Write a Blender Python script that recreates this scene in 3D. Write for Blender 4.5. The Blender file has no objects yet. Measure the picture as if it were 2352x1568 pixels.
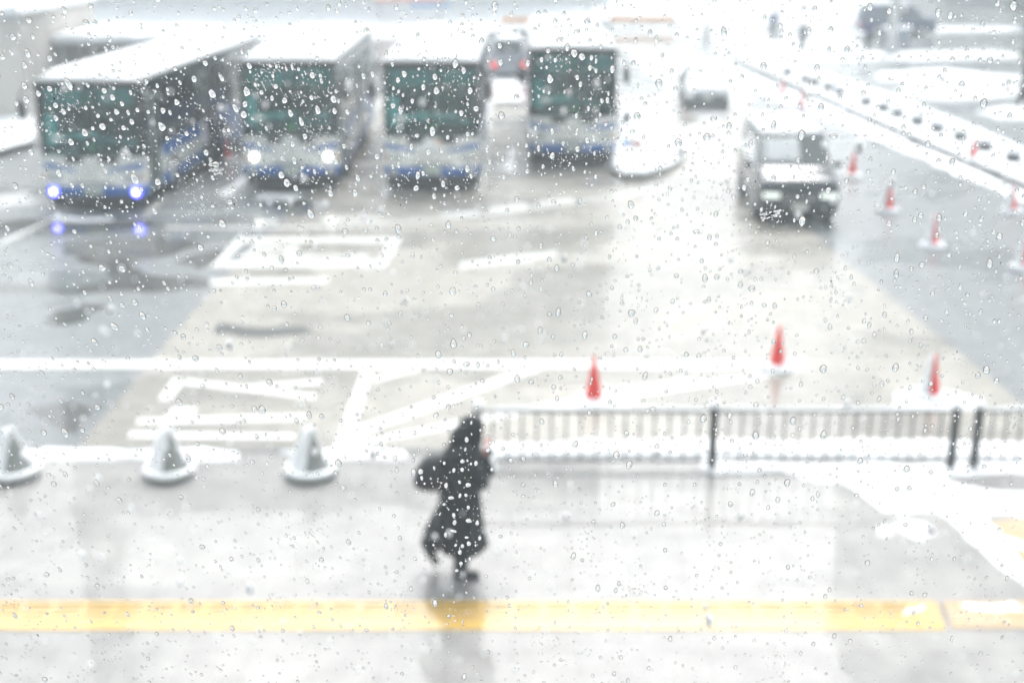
import bpy, bmesh, math, random
from mathutils import Vector, Matrix, noise
from mathutils.geometry import tessellate_polygon
random.seed(7)
PI = math.pi
S = bpy.context.scene
C = S.collection

# ------------------------------------------------------------------ camera
FD, TH, CH = 2906.0, math.radians(18.1), 6.34      # focal length in photo pixels (2352 wide), pitch, height
cam = bpy.data.cameras.new('camera'); co = bpy.data.objects.new('camera', cam); C.objects.link(co)
co.location = (0, 0, CH); co.rotation_euler = (PI/2 - TH, 0, 0)
cam.sensor_width = 36; cam.lens = 36*FD/2352; cam.clip_start = .02; cam.clip_end = 2000
PANE_Y = .565                                       # the window pane stands this far in front of the lens
cam.dof.use_dof = True; cam.dof.focus_distance = .600; cam.dof.aperture_fstop = 10.0; cam.dof.aperture_blades = 0
S.camera = co
# ------------------------------------------------------------------ sky, sun, exposure
W = bpy.data.worlds.new('World'); S.world = W; W.use_nodes = True
nt = W.node_tree; bg = nt.nodes['Background']
sky = nt.nodes.new('ShaderNodeTexSky'); sky.sky_type = 'NISHITA'; sky.sun_disc = False
SUN_EL, SUN_AZ = 54, 8
sky.sun_elevation = math.radians(SUN_EL); sky.sun_rotation = math.radians(SUN_AZ)
sky.air_density = 1.0; sky.dust_density = 6.0; sky.ozone_density = 1.0
hs = nt.nodes.new('ShaderNodeHueSaturation'); hs.inputs['Saturation'].default_value = .20; hs.inputs['Hue'].default_value = .48
nt.links.new(sky.outputs[0], hs.inputs['Color']); nt.links.new(hs.outputs[0], bg.inputs['Color'])
bg.inputs['Strength'].default_value = .15
sl = bpy.data.lights.new('sun', 'SUN'); so = bpy.data.objects.new('sun', sl); C.objects.link(so)
sl.energy = .6; sl.angle = math.radians(40); sl.color = (1, .985, .96)
so.rotation_euler = (math.radians(90-SUN_EL), 0, math.radians(180-SUN_AZ)); so.location = (0, 0, 60)
S.view_settings.view_transform = 'Standard'; S.view_settings.look = 'None'; S.view_settings.gamma = 1
S.view_settings.exposure = 1.38
S.cycles.use_denoising = True
S.cycles.max_bounces = 10; S.cycles.transmission_bounces = 10; S.cycles.transparent_max_bounces = 12
S.cycles.diffuse_bounces = 3; S.cycles.glossy_bounces = 3; S.cycles.volume_bounces = 1
S.cycles.caustics_reflective = False; S.cycles.sample_clamp_indirect = 6

# ------------------------------------------------------------------ helpers
def g(x, y, z=0.0):
    """the point of the level z seen at photo pixel (x, y)"""
    u = (x-1176)/FD; v = -(y-784)/FD
    d = (u, math.cos(TH)+v*math.sin(TH), -math.sin(TH)+v*math.cos(TH)); t = (z-CH)/d[2]
    return Vector((d[0]*t, d[1]*t, z))
def tag(o, label=None, cat=None, group=None, kind=None):
    if label: o['label'] = label
    if cat: o['category'] = cat
    if group: o['group'] = group
    if kind: o['kind'] = kind
    return o
def empty(name, label, cat, loc=(0, 0, 0), rz=0, group=None):
    o = bpy.data.objects.new(name, None); C.objects.link(o); o.empty_display_size = .2
    o.location = loc; o.rotation_euler = (0, 0, rz); return tag(o, label, cat, group)
def obj(name, bm, mat, parent=None, smooth=False, bevel=0, sub=0, remesh=0, keep=False):
    me = bpy.data.meshes.new(name)
    if not keep: bmesh.ops.recalc_face_normals(bm, faces=bm.faces[:])
    bm.to_mesh(me); bm.free(); me.materials.append(mat)
    if smooth:
        for p in me.polygons: p.use_smooth = True
    o = bpy.data.objects.new(name, me); C.objects.link(o)
    if parent: o.parent = parent
    if remesh:
        m = o.modifiers.new('r', 'REMESH'); m.mode = 'VOXEL'; m.voxel_size = remesh; m.use_smooth_shade = True
        m = o.modifiers.new('s', 'SMOOTH'); m.iterations = 4; m.factor = .6
    if bevel:
        m = o.modifiers.new('b', 'BEVEL'); m.width = bevel; m.segments = 2; m.limit_method = 'ANGLE'
    if sub:
        m = o.modifiers.new('s', 'SUBSURF'); m.levels = sub; m.render_levels = sub
    return o
def copy_tree(o, parent=None):
    c = o.copy(); C.objects.link(c)
    if parent: c.parent = parent
    for ch in list(o.children): copy_tree(ch, c)
    return c
def box(bm, x0, x1, y0, y1, z0, z1, rot=None):
    vs = [bm.verts.new((x, y, z)) for z in (z0, z1) for x, y in ((x0, y0), (x1, y0), (x1, y1), (x0, y1))]
    for f in ((0, 1, 2, 3), (4, 5, 6, 7), (0, 1, 5, 4), (1, 2, 6, 5), (2, 3, 7, 6), (3, 0, 4, 7)):
        bm.faces.new([vs[i] for i in f])
    if rot is not None: bmesh.ops.transform(bm, matrix=rot, verts=vs)
    return vs
def tube(bm, pts, r, n=8, cap=True):
    """tapered tube through pts; r a number or a list"""
    pts = [Vector(p) for p in pts]; rs = r if isinstance(r, (list, tuple)) else [r]*len(pts)
    rings = []
    for i, p in enumerate(pts):
        d = (pts[min(i+1, len(pts)-1)]-pts[max(i-1, 0)]).normalized()
        a = d.orthogonal().normalized() if abs(d.z) < .99 else Vector((1, 0, 0)); b = d.cross(a).normalized()
        if i and rings:
            pa = (rings[-1][0].co-pts[i-1]).normalized(); a = (pa-d*pa.dot(d)).normalized(); b = d.cross(a)
        rings.append([bm.verts.new(p+(a*math.cos(2*PI*k/n)+b*math.sin(2*PI*k/n))*rs[i]) for k in range(n)])
    for q, w in zip(rings, rings[1:]):
        for k in range(n): bm.faces.new((q[k], q[(k+1) % n], w[(k+1) % n], w[k]))
    if cap: bm.faces.new(rings[0][::-1]); bm.faces.new(rings[-1])
def loft(bm, rings, closed=True):
    R = [[bm.verts.new(p) for p in r] for r in rings]; n = len(R[0])
    for q, w in zip(R, R[1:]):
        for k in range(n): bm.faces.new((q[k], q[(k+1) % n], w[(k+1) % n], w[k]))
    if closed: bm.faces.new(R[0][::-1]); bm.faces.new(R[-1])
    return R
def lathe(bm, prof, n=20, c=(0, 0, 0), sx=1, sy=1):
    R = [[Vector((c[0]+r*sx*math.cos(2*PI*k/n), c[1]+r*sy*math.sin(2*PI*k/n), c[2]+z)) for k in range(n)] for r, z in prof]
    return loft(bm, R)
def ball(bm, c, r, n=2):
    m = Matrix.Translation(Vector(c)) @ Matrix.Diagonal((*(r if isinstance(r, (tuple, list)) else (r, r, r)), 1))
    bmesh.ops.create_icosphere(bm, subdivisions=n, radius=1, matrix=m)
def new(): return bmesh.new()
def poly(bm, pts, z=None):
    vs = [bm.verts.new((p[0], p[1], p[2] if z is None else z)) for p in pts]; return bm.faces.new(vs)

# ------------------------------------------------------------------ materials
def mat(name, col, rough=.5, metal=0, coat=0, spec=.5, var=0, scale=8, bump=0, emit=None, es=0, dirt=None):
    m = bpy.data.materials.new(name); m.use_nodes = True; t = m.node_tree; p = t.nodes['Principled BSDF']
    p.inputs['Base Color'].default_value = (*col, 1); p.inputs['Roughness'].default_value = rough
    p.inputs['Metallic'].default_value = metal; p.inputs['Coat Weight'].default_value = coat
    p.inputs['Specular IOR Level'].default_value = spec; p.inputs['Coat IOR'].default_value = 1.6 if 'tactile' in name else 1.5; p.inputs['Coat Roughness'].default_value = .06
    if emit: p.inputs['Emission Color'].default_value = (*emit, 1); p.inputs['Emission Strength'].default_value = es
    if var or bump:
        tc = t.nodes.new('ShaderNodeTexCoord'); nz = t.nodes.new('ShaderNodeTexNoise')
        nz.inputs['Scale'].default_value = scale; nz.inputs['Detail'].default_value = 5
        t.links.new(tc.outputs['Object'], nz.inputs['Vector'])
        if var:
            r = t.nodes.new('ShaderNodeValToRGB'); r.color_ramp.elements[0].position = .3; r.color_ramp.elements[1].position = .7
            d = dirt or tuple(c*(1-var) for c in col)
            r.color_ramp.elements[0].color = (*d, 1); r.color_ramp.elements[1].color = (*col, 1)
            t.links.new(nz.outputs['Fac'], r.inputs[0]); t.links.new(r.outputs[0], p.inputs['Base Color'])
        if bump:
            b = t.nodes.new('ShaderNodeBump'); b.inputs['Strength'].default_value = bump; b.inputs['Distance'].default_value = .02
            t.links.new(nz.outputs['Fac'], b.inputs['Height']); t.links.new(b.outputs[0], p.inputs['Normal'])
    return m
def wet(name, c0, c1, puddle=.5, pr=(.03, .22), tile=0, sc=.35):
    """wet paving: a noisy ground colour under a film of water, mirror-like where puddles lie"""
    m = bpy.data.materials.new(name); m.use_nodes = True; t = m.node_tree; L = t.links; N = t.nodes.new
    p = t.nodes['Principled BSDF']; tc = N('ShaderNodeTexCoord')
    mp = N('ShaderNodeMapping'); L.new(tc.outputs['Object'], mp.inputs[0]); mp.inputs['Scale'].default_value = (.55, 1, 1)
    n1 = N('ShaderNodeTexNoise'); n1.inputs['Scale'].default_value = sc; n1.inputs['Detail'].default_value = 6; n1.inputs['Distortion'].default_value = .6
    L.new(mp.outputs[0], n1.inputs['Vector'])
    n2 = N('ShaderNodeTexNoise'); n2.inputs['Scale'].default_value = 3.0; n2.inputs['Detail'].default_value = 8
    L.new(tc.outputs['Object'], n2.inputs['Vector'])
    r = N('ShaderNodeValToRGB'); r.color_ramp.elements[0].color = (*c0, 1); r.color_ramp.elements[1].color = (*c1, 1)
    r.color_ramp.elements[0].position = .35; r.color_ramp.elements[1].position = .68
    L.new(n2.outputs['Fac'], r.inputs[0]); 
    mk = N('ShaderNodeMapRange'); mk.inputs['From Min'].default_value = puddle-.06; mk.inputs['From Max'].default_value = puddle+.06
    L.new(n1.outputs['Fac'], mk.inputs['Value'])
    rr = N('ShaderNodeMapRange'); rr.inputs['To Min'].default_value = pr[1]; rr.inputs['To Max'].default_value = pr[0]
    L.new(mk.outputs[0], rr.inputs['Value']); L.new(rr.outputs[0], p.inputs['Coat Roughness'])
    mx = N('ShaderNodeMix'); mx.data_type = 'RGBA'; mx.blend_type = 'MULTIPLY'; mx.inputs[7].default_value = (.8, .8, .81, 1)
    L.new(mk.outputs[0], mx.inputs[0]); L.new(r.outputs[0], mx.inputs[6]); L.new(mx.outputs[2], p.inputs['Base Color'])
    p.inputs['Roughness'].default_value = .75; p.inputs['Coat Weight'].default_value = 1; p.inputs['Coat IOR'].default_value = 1.39
    nb = N('ShaderNodeTexNoise'); nb.inputs['Scale'].default_value = 26; nb.inputs['Detail'].default_value = 3
    L.new(tc.outputs['Object'], nb.inputs['Vector'])
    b = N('ShaderNodeBump'); b.inputs['Strength'].default_value = .12; b.inputs['Distance'].default_value = .01
    L.new(nb.outputs['Fac'], b.inputs['Height']); L.new(b.outputs[0], p.inputs['Normal'])
    nw = N('ShaderNodeTexNoise'); nw.inputs['Scale'].default_value = 1.7; nw.inputs['Detail'].default_value = 2
    L.new(tc.outputs['Object'], nw.inputs['Vector'])
    b2 = N('ShaderNodeBump'); b2.inputs['Strength'].default_value = .05; b2.inputs['Distance'].default_value = .05
    L.new(nw.outputs['Fac'], b2.inputs['Height']); L.new(b2.outputs[0], p.inputs['Coat Normal'])
    if tile:
        br = N('ShaderNodeTexBrick'); br.inputs['Scale'].default_value = 1; br.offset = 0
        br.inputs['Brick Width'].default_value = tile; br.inputs['Row Height'].default_value = tile
        br.inputs['Mortar Size'].default_value = .006; br.inputs['Color1'].default_value = (1, 1, 1, 1)
        br.inputs['Color2'].default_value = (.93, .93, .94, 1); br.inputs['Mortar'].default_value = (.72, .72, .72, 1)
        L.new(tc.outputs['Object'], br.inputs['Vector'])
        m2 = N('ShaderNodeMix'); m2.data_type = 'RGBA'; m2.blend_type = 'MULTIPLY'; m2.inputs[0].default_value = 1
        L.new(mx.outputs[2], m2.inputs[6]); L.new(br.outputs['Color'], m2.inputs[7]); L.new(m2.outputs[2], p.inputs['Base Color'])
    return m
def tinted(name, tint, refl=1.0):
    """thin tinted vehicle glass: see-through, with the reflection of clear glass"""
    m = bpy.data.materials.new(name); m.use_nodes = True; t = m.node_tree; t.nodes.clear(); N = t.nodes.new
    o = N('ShaderNodeOutputMaterial'); a = N('ShaderNodeBsdfTransparent'); a.inputs[0].default_value = (*tint, 1)
    gl = N('ShaderNodeBsdfGlossy'); gl.inputs['Roughness'].default_value = .04; gl.inputs[0].default_value = (refl, refl, refl, 1)
    f = N('ShaderNodeFresnel'); f.inputs[0].default_value = 1.5; x = N('ShaderNodeMixShader')
    t.links.new(f.outputs[0], x.inputs[0]); t.links.new(a.outputs[0], x.inputs[1]); t.links.new(gl.outputs[0], x.inputs[2])
    t.links.new(x.outputs[0], o.inputs[0]); return m
M = {}
M['asphalt'] = wet('wet_asphalt', (.13, .142, .15), (.19, .203, .21), .56, (.06, .3))
M['paving'] = wet('wet_beige_paving', (.235, .222, .192), (.335, .318, .282), .52, (.10, .32))
M['walk'] = wet('wet_walkway_paving', (.30, .293, .28), (.39, .383, .365), .45, (.01, .05), tile=.6, sc=.3)
M['plaza'] = wet('wet_plaza', (.2, .2, .2), (.4, .4, .4), .5, (.05, .3), sc=.15)
M['puddle'] = wet('puddle_water', (.045, .045, .042), (.07, .07, .065), .3, (.02, .06))  # dark base colour stands in for dark reflections in the puddles
M['paint'] = mat('road_paint', (.78, .78, .75), .35, coat=.8, var=.12, scale=5)
M['yellow'] = mat('yellow_tactile_paint', (.62, .39, .07), .4, coat=1, var=.3, scale=3.5, dirt=(.60, .40, .12))
M['ochre'] = mat('ochre_tactile_paint', (.46, .29, .13), .5, coat=.6, var=.4, scale=3, dirt=(.46, .36, .24))
M['kerb'] = mat('wet_kerb_stone', (.14, .145, .14), .4, coat=.5, var=.3, scale=6)
M['snow'] = mat('snow', (.80, .82, .84), .75, bump=.35, scale=9, var=.03)
M['frost'] = mat('frosted_glass_film', (.50, .53, .54), .5, var=.12, scale=3)  # pale grey film laid over part of the van windscreen
M['slush'] = mat('thin_slush', (.62, .63, .65), .45, bump=.3, scale=7, var=.35, coat=.6)
M['black'] = mat('black_painted_metal', (.015, .018, .02), .35, coat=.3)
M['rubber'] = mat('tyre_rubber', (.02, .02, .021), .8, var=.3)
M['dark'] = mat('dark_plastic', (.02, .022, .025), .5)
M['red'] = mat('red_cone_plastic', (.86, .05, .04), .45, var=.15, scale=4)
M['white_body'] = mat('white_bus_paint', (.82, .84, .81), .3, coat=.5, var=.1, scale=1.5, dirt=(.62, .62, .59))
M['blue'] = mat('blue_bus_paint', (.015, .12, .42), .35, coat=.4, var=.15, scale=2)
M['glass'] = tinted('teal_tinted_bus_glass', (.50, .84, .84)); M['clear_glass'] = tinted('clear_side_glass', (.85, .93, .90))
M['car_glass'] = tinted('tinted_car_glass', (.2, .26, .27))
M['interior'] = mat('bus_interior', (.018, .03, .04), .8, var=.4, scale=2)
M['seat'] = mat('blue_grey_seat_cloth', (.05, .09, .12), .9)
M['mint'] = mat('pale_mint_panel', (.86, .93, .90), .5)  # pale colour standing in for bright reflections on the bus glass
M['green'] = mat('green_plate', (.02, .3, .12), .4)
M['plate'] = mat('pale_number_plate', (.5, .55, .47), .4, var=.2, scale=20)
M['lens'] = mat('clear_lamp_lens', (.4, .42, .42), .1, coat=1)
M['orange'] = mat('orange_lens', (.75, .28, .04), .3, coat=1)
M['lamp_w'] = mat('lit_white_headlight', (.9, .9, .85), .3, emit=(1, .96, .88), es=3)
M['lamp_b'] = mat('lit_blue_fog_lamp', (.5, .5, .9), .3, emit=(.05, .05, 1.0), es=5)  # blue bloom round the lit fog lamps, put in as a glowing disc
M['lamp_bc'] = mat('lit_white_fog_lamp_core', (.9, .9, 1), .3, emit=(.70, .70, 1.0), es=4.5)
M['tail'] = mat('lit_red_tail_lamp', (.6, .02, .02), .3, emit=(1, .10, .09), es=.5)
M['chrome'] = mat('chrome', (.55, .56, .57), .25, metal=1)
M['van'] = mat('dark_blue_black_van_paint', (.022, .028, .038), .25, coat=1)
M['taxi'] = mat('silver_white_car_paint', (.45, .48, .5), .3, coat=1)
M['greycar'] = mat('grey_car_paint', (.22, .24, .28), .3, coat=1)
M['navy'] = mat('navy_car_paint', (.07, .10, .17), .3, coat=1)
M['coat'] = mat('black_wool_coat', (.014, .017, .018), .9, bump=.2, scale=40)
M['skin'] = mat('skin', (.55, .28, .2), .5)
M['flush'] = mat('pink_flushed_skin', (.62, .22, .16), .5)
M['boot'] = mat('black_leather_boot', (.012, .012, .013), .4, coat=.3)
M['hair'] = mat('dark_hair', (.02, .015, .012), .6)
M['bag'] = mat('black_nylon_bag', (.015, .017, .019), .6)
M['wjacket'] = mat('white_jacket_cloth', (.7, .68, .72), .8)
M['pjacket'] = mat('dark_navy_jacket_cloth', (.05, .05, .08), .8)
M['trousers'] = mat('dark_trouser_cloth', (.02, .022, .03), .9)
M['concrete'] = mat('beige_rendered_wall', (.66, .63, .59), .85, var=.2, scale=.6)
M['facade'] = mat('pale_grey_facade', (.74, .75, .75), .7, var=.08, scale=.2)
M['facade2'] = mat('grey_tower_facade', (.46, .47, .48), .6, var=.1, scale=.1)
M['win'] = mat('building_window_glass', (.12, .15, .17), .08, spec=.8)
M['room'] = mat('dark_room_lining', (.05, .05, .05), .9)
M['bark'] = mat('tree_bark', (.09, .07, .05), .9, var=.4, scale=12, bump=.5)
M['leaf'] = mat('evergreen_leaves', (.06, .12, .05), .6, var=.5, scale=1.2)
M['poleg'] = mat('pale_grey_pole_paint', (.4, .42, .42), .5)
M['redsign'] = mat('red_sign_panel', (.75, .42, .38), .5)
M['orangeb'] = mat('orange_barrier_plastic', (.85, .50, .30), .5)
M['signblue'] = mat('blue_sign_panel', (.15, .36, .65), .5)
M['boll'] = mat('wet_grey_bollard', (.24, .25, .235), .5, coat=.4, var=.2, scale=5)
# window glass: clear, with a very thin bluish translucent film on it
def glassmat(name, ior, film=0):
    m = bpy.data.materials.new(name); m.use_nodes = True; t = m.node_tree; t.nodes.clear(); N = t.nodes.new
    o = N('ShaderNodeOutputMaterial'); gl = N('ShaderNodeBsdfGlass'); gl.inputs['IOR'].default_value = ior; gl.inputs['Roughness'].default_value = 0
    gl.inputs['Color'].default_value = (.995, 1, 1, 1)
    if film:
        tr = N('ShaderNodeBsdfTranslucent'); tr.inputs[0].default_value = (.65, .88, 1, 1); x = N('ShaderNodeMixShader'); x.inputs[0].default_value = film
        t.links.new(gl.outputs[0], x.inputs[1]); t.links.new(tr.outputs[0], x.inputs[2]); t.links.new(x.outputs[0], o.inputs[0])
    else: t.links.new(gl.outputs[0], o.inputs[0])
    return m
M['pane'] = glassmat('window_glass', 1.5, .007)
M['water'] = glassmat('water', 1.333)
M['ice'] = glassmat('wet_snow_crystals', 1.31); M['ice'].node_tree.nodes['Glass BSDF'].inputs['Roughness'].default_value = .3

# ------------------------------------------------------------------ the ground and what is painted on it
def blob(bm, pts, z, h, jag=.12, step=.35, edge=.25):
    """a low heap of snow inside the outline pts (ground points): ragged edge, rounded shoulder"""
    P = [Vector((p[0], p[1], 0)) for p in pts]; out = []
    for i, p in enumerate(P):
        q = P[(i+1) % len(P)]; n = max(1, int((q-p).length/step))
        for k in range(n):
            v = p.lerp(q, k/n); d = (q-p).normalized(); nn = Vector((-d.y, d.x, 0))
            out.append(v+nn*jag*noise.noise(v*1.7+Vector((3, 1, h)))*2)
    c = sum(out, Vector())/len(out)
    area = sum(out[i].x*out[(i+1) % len(out)].y-out[(i+1) % len(out)].x*out[i].y for i in range(len(out)))
    sgn = 1 if area > 0 else -1
    def ins(w):
        r = []
        for i, v in enumerate(out):
            d = (out[(i+1) % len(out)]-out[i-1]).normalized(); r.append(v+Vector((-d.y, d.x, 0))*sgn*w)
        return r
    r0 = [bm.verts.new((v.x, v.y, z)) for v in out]
    rings = [r0]
    for w, hh in ((edge*.25, .6), (edge*.6, .9), (edge, 1)):
        rings.append([bm.verts.new((v.x, v.y, z+h*hh*(1+.35*noise.noise(v*1.3)))) for v in ins(w)])
    n = len(r0)
    for a, b in zip(rings, rings[1:]):
        for k in range(n): bm.faces.new((a[k], a[(k+1) % n], b[(k+1) % n], b[k]))
    for tri in tessellate_polygon([[v.co.copy() for v in rings[-1]]]):
        try: bm.faces.new([rings[-1][i] for i in tri])
        except ValueError: pass
RZ = -.12                                           # road level; the walkway is level 0
def sheet(name, pts, z, m, kind='structure'):
    bm = new(); poly(bm, pts, z); return tag(obj(name, bm, m), kind=kind)
sheet('ground', [(-700, -300), (700, -300), (700, 900), (-700, 900)], RZ-.012, M['plaza'])
sheet('road', [(-60, 14.9), (60, 14.9), (60, 66), (-60, 66)], RZ-.004, M['asphalt'])
def gp(pts, z=RZ): return [g(x, y, z) for x, y in pts]
sheet('bus_lane_paving', gp([(165, 1040), (450, 710), (560, 590), (690, 470), (800, 300), (860, 215), (1720, 215), (1780, 460), (1925, 585), (2330, 912), (2500, 1040)]), RZ, M['paving'])
bm = new(); box(bm, -30, 30, -1, 14.86, -.13, 0)
tag(obj('walkway', bm, M['walk'], bevel=.012), kind='structure')
bm = new()
for i in range(-14, 15): box(bm, i*2+.004, i*2+1.996, 14.863, 15.02, -.14, .004)
tag(obj('kerb', bm, M['kerb'], bevel=.015), kind='structure')
# painted markings: strokes given by their ends as seen, laid down as flat paint
MB_ = new()
def stroke(a, b, w=None, wy=None, c=None, d=None):
    """a quad of paint: the four corners seen at pixels a, b, c, d"""
    poly(MB_, [g(*q, RZ+.004) for q in (a, b, c, d)])
def bar(x0, y0, x1, y1, h):
    """paint bar between two points, h photo pixels high"""
    stroke((x0, y0-h/2), (x1, y1-h/2), c=(x1, y1+h/2), d=(x0, y0+h/2))
def line(pts, w, z=RZ+.004):
    """line of constant width w metres through ground points"""
    P = [Vector(p) for p in pts]; L_, R_ = [], []
    for i, p in enumerate(P):
        d = (P[min(i+1, len(P)-1)]-P[max(i-1, 0)]); n = Vector((-d.y, d.x, 0)).normalized()*w/2
        L_.append(MB_.verts.new((p.x+n.x, p.y+n.y, z))); R_.append(MB_.verts.new((p.x-n.x, p.y-n.y, z)))
    for i in range(len(P)-1): MB_.faces.new((L_[i], L_[i+1], R_[i+1], R_[i]))
ya = g(1176, 827, RZ).y; yb = g(1176, 846, RZ).y
poly(MB_, [(-30, ya, RZ+.004), (4.6, ya, RZ+.004), (4.6, yb, RZ+.004), (-30, yb, RZ+.004)])
z2 = RZ+.0045
def quad(pts, dz=0): poly(MB_, [g(x, y, RZ+.004+dz) for x, y in pts])
# bus-stop box with its bent inner stroke
quad([(545, 545), (924, 545), (917, 558), (533, 558)]); quad([(497, 599), (893, 599), (888, 614), (478, 614)])
quad([(533, 558), (562, 558), (516, 599), (497, 599)]); quad([(890, 558), (917, 558), (897, 599), (868, 599)])
quad([(583, 564), (690, 564), (684, 575), (574, 575)]); quad([(574, 575), (590, 575), (568, 593), (549, 593)])
quad([(664, 575), (684, 575), (676, 586), (653, 586)]); quad([(580, 586), (850, 586), (846, 594), (574, 594)])
quad([(481, 641), (758, 636), (756, 650), (481, 656)])
quad([(1055, 602), (1276, 576), (1280, 588), (1057, 618)])
# lettering nearer the walkway
quad([(398, 868), (430, 868), (392, 918), (362, 918)]); quad([(418, 868), (726, 905), (724, 917), (420, 882)])
quad([(520, 888), (740, 870), (740, 881), (560, 897)], .001)
quad([(398, 935), (452, 935), (442, 958), (378, 958)]); quad([(318, 960), (700, 951), (700, 965), (312, 974)], .001)
quad([(300, 990), (678, 996), (678, 1008), (294, 1004)])
# hatched corner
quad([(833, 846), (860, 846), (800, 1026), (766, 1026)]); quad([(860, 866), (946, 846), (978, 846), (855, 880)], .001)
quad([(822, 978), (1200, 846), (1250, 846), (815, 1004)], .001)
quad([(812, 1014), (1250, 925), (1830, 846), (1830, 856), (1300, 934), (806, 1026)], .002)
# curved lane edge in front of the bays, lane lines between the bays, short blocks
line([g(x, y, RZ) for x, y in ((380, 523), (620, 523), (800, 519), (960, 508), (1120, 492), (1280, 471), (1420, 450), (1520, 430))], .22)
for a, b in (((600, 508), (640, 508)), ((740, 503), (870, 503)), ((1012, 492), (1100, 487)), ((1125, 481), (1212, 472)), ((1235, 466), (1320, 457))):
    quad([(a[0], a[1]-4), (b[0], b[1]-4), (b[0]-4, b[1]+5), (a[0]-4, a[1]+5)])
for a, b, w in (((338, 492), (700, 150), .16), ((768, 438), (905, 175), .16), ((150, 490), (0, 560), .16), ((1100, 440), (1128, 220), .3)):
    line([g(*a, RZ), g(*b, RZ)], w)
line([g(1180, 560, RZ), g(1176, 300, RZ)], .01)
tag(obj('road_markings', MB_, M['paint']), kind='structure')
for pts in ([(100, 738), (130, 715), (200, 700), (240, 703), (215, 725), (160, 745)], [(120, 668), (240, 645), (330, 630), (470, 640), (520, 652), (400, 668), (200, 676)], [(-60, 655), (120, 648), (130, 668), (-60, 672)],
            [(130, 560), (260, 545), (420, 548), (470, 565), (380, 590), (300, 605), (330, 628), (250, 640), (240, 610), (160, 590)], [(480, 768), (500, 745), (640, 752), (700, 748), (720, 762), (640, 776)],
            [(-60, 520), (60, 500), (200, 500), (330, 505), (400, 515), (300, 530), (100, 545), (-60, 555)], [(170, 1000), (60, 940), (140, 925), (200, 945)], [(455, 618), (400, 600), (520, 566), (500, 590)], [(690, 500), (600, 470), (700, 455), (720, 480)]):
    PU = new(); blob(PU, [g(x, y, RZ) for x, y in pts], RZ+.0015, .0004, jag=.12, step=.25, edge=.1)
    tag(obj('puddle', PU, M['puddle']), kind='structure')
# tactile strips of raised bars
def tactile(name, pts, m, z=.004, th=.006):
    bm = new()
    if max(p[0] for p in pts)-min(p[0] for p in pts) > 20:
        x = -30.0; xr = (pts[1][0], pts[2][0])
        while x < min(xr)-.32: box(bm, x+.002, x+.298, pts[0][1], pts[2][1], z-.002, z+th); x += .3
        pts = [(x+.002, pts[0][1], 0), (xr[0], pts[0][1], 0), (xr[1], pts[2][1], 0), (x+.002, pts[2][1], 0)]
    f = poly(bm, pts, z); r = bmesh.ops.extrude_face_region(bm, geom=[f])
    bmesh.ops.translate(bm, vec=(0, 0, th), verts=[v for v in r['geom'] if isinstance(v, bmesh.types.BMVert)])
    xs = [p[0] for p in pts]; ys = [p[1] for p in pts]
    if max(ys)-min(ys) < .9:
        for k in range(5):
            y = min(ys)+.07+(max(ys)-min(ys)-.14)*k/4
            x = (-11.98 if len(bm.faces) > 60 else min(xs)+.1)
            while x < max(xs)-.5: box(bm, x, x+.26, y-.016, y+.016, z+th-.001, z+th+.0016); x += .3
    return tag(obj(name, bm, m), kind='structure')
y0, y1 = g(0, 1446).y, g(0, 1381).y
tactile('tactile_paving', [(-30, y0, 0), (g(2172, 1446).x, y0, 0), (g(2150, 1381).x, y1, 0), (-30, y1, 0)], M['yellow'])
tactile('tactile_paving', [(g(2186, 1440).x, y0+.03, 0), (12, y0+.03, 0), (12, y1, 0), (g(2166, 1381).x, y1, 0)], M['ochre'])
tactile('tactile_paving', [g(2250, 1203), g(2352, 1190), g(2480, 1200), g(2480, 1420), g(2400, 1340), g(2330, 1270)], M['ochre'], .005)
bm = new()
for a, b in ((1106, 1084), ):
    box(bm, g(1090, 1090).x, g(1990, 1090).x, g(0, 1094).y, g(0, 1086).y, -.01, .006)
tag(obj('drain_channel', bm, M['kerb']), kind='structure')

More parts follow.
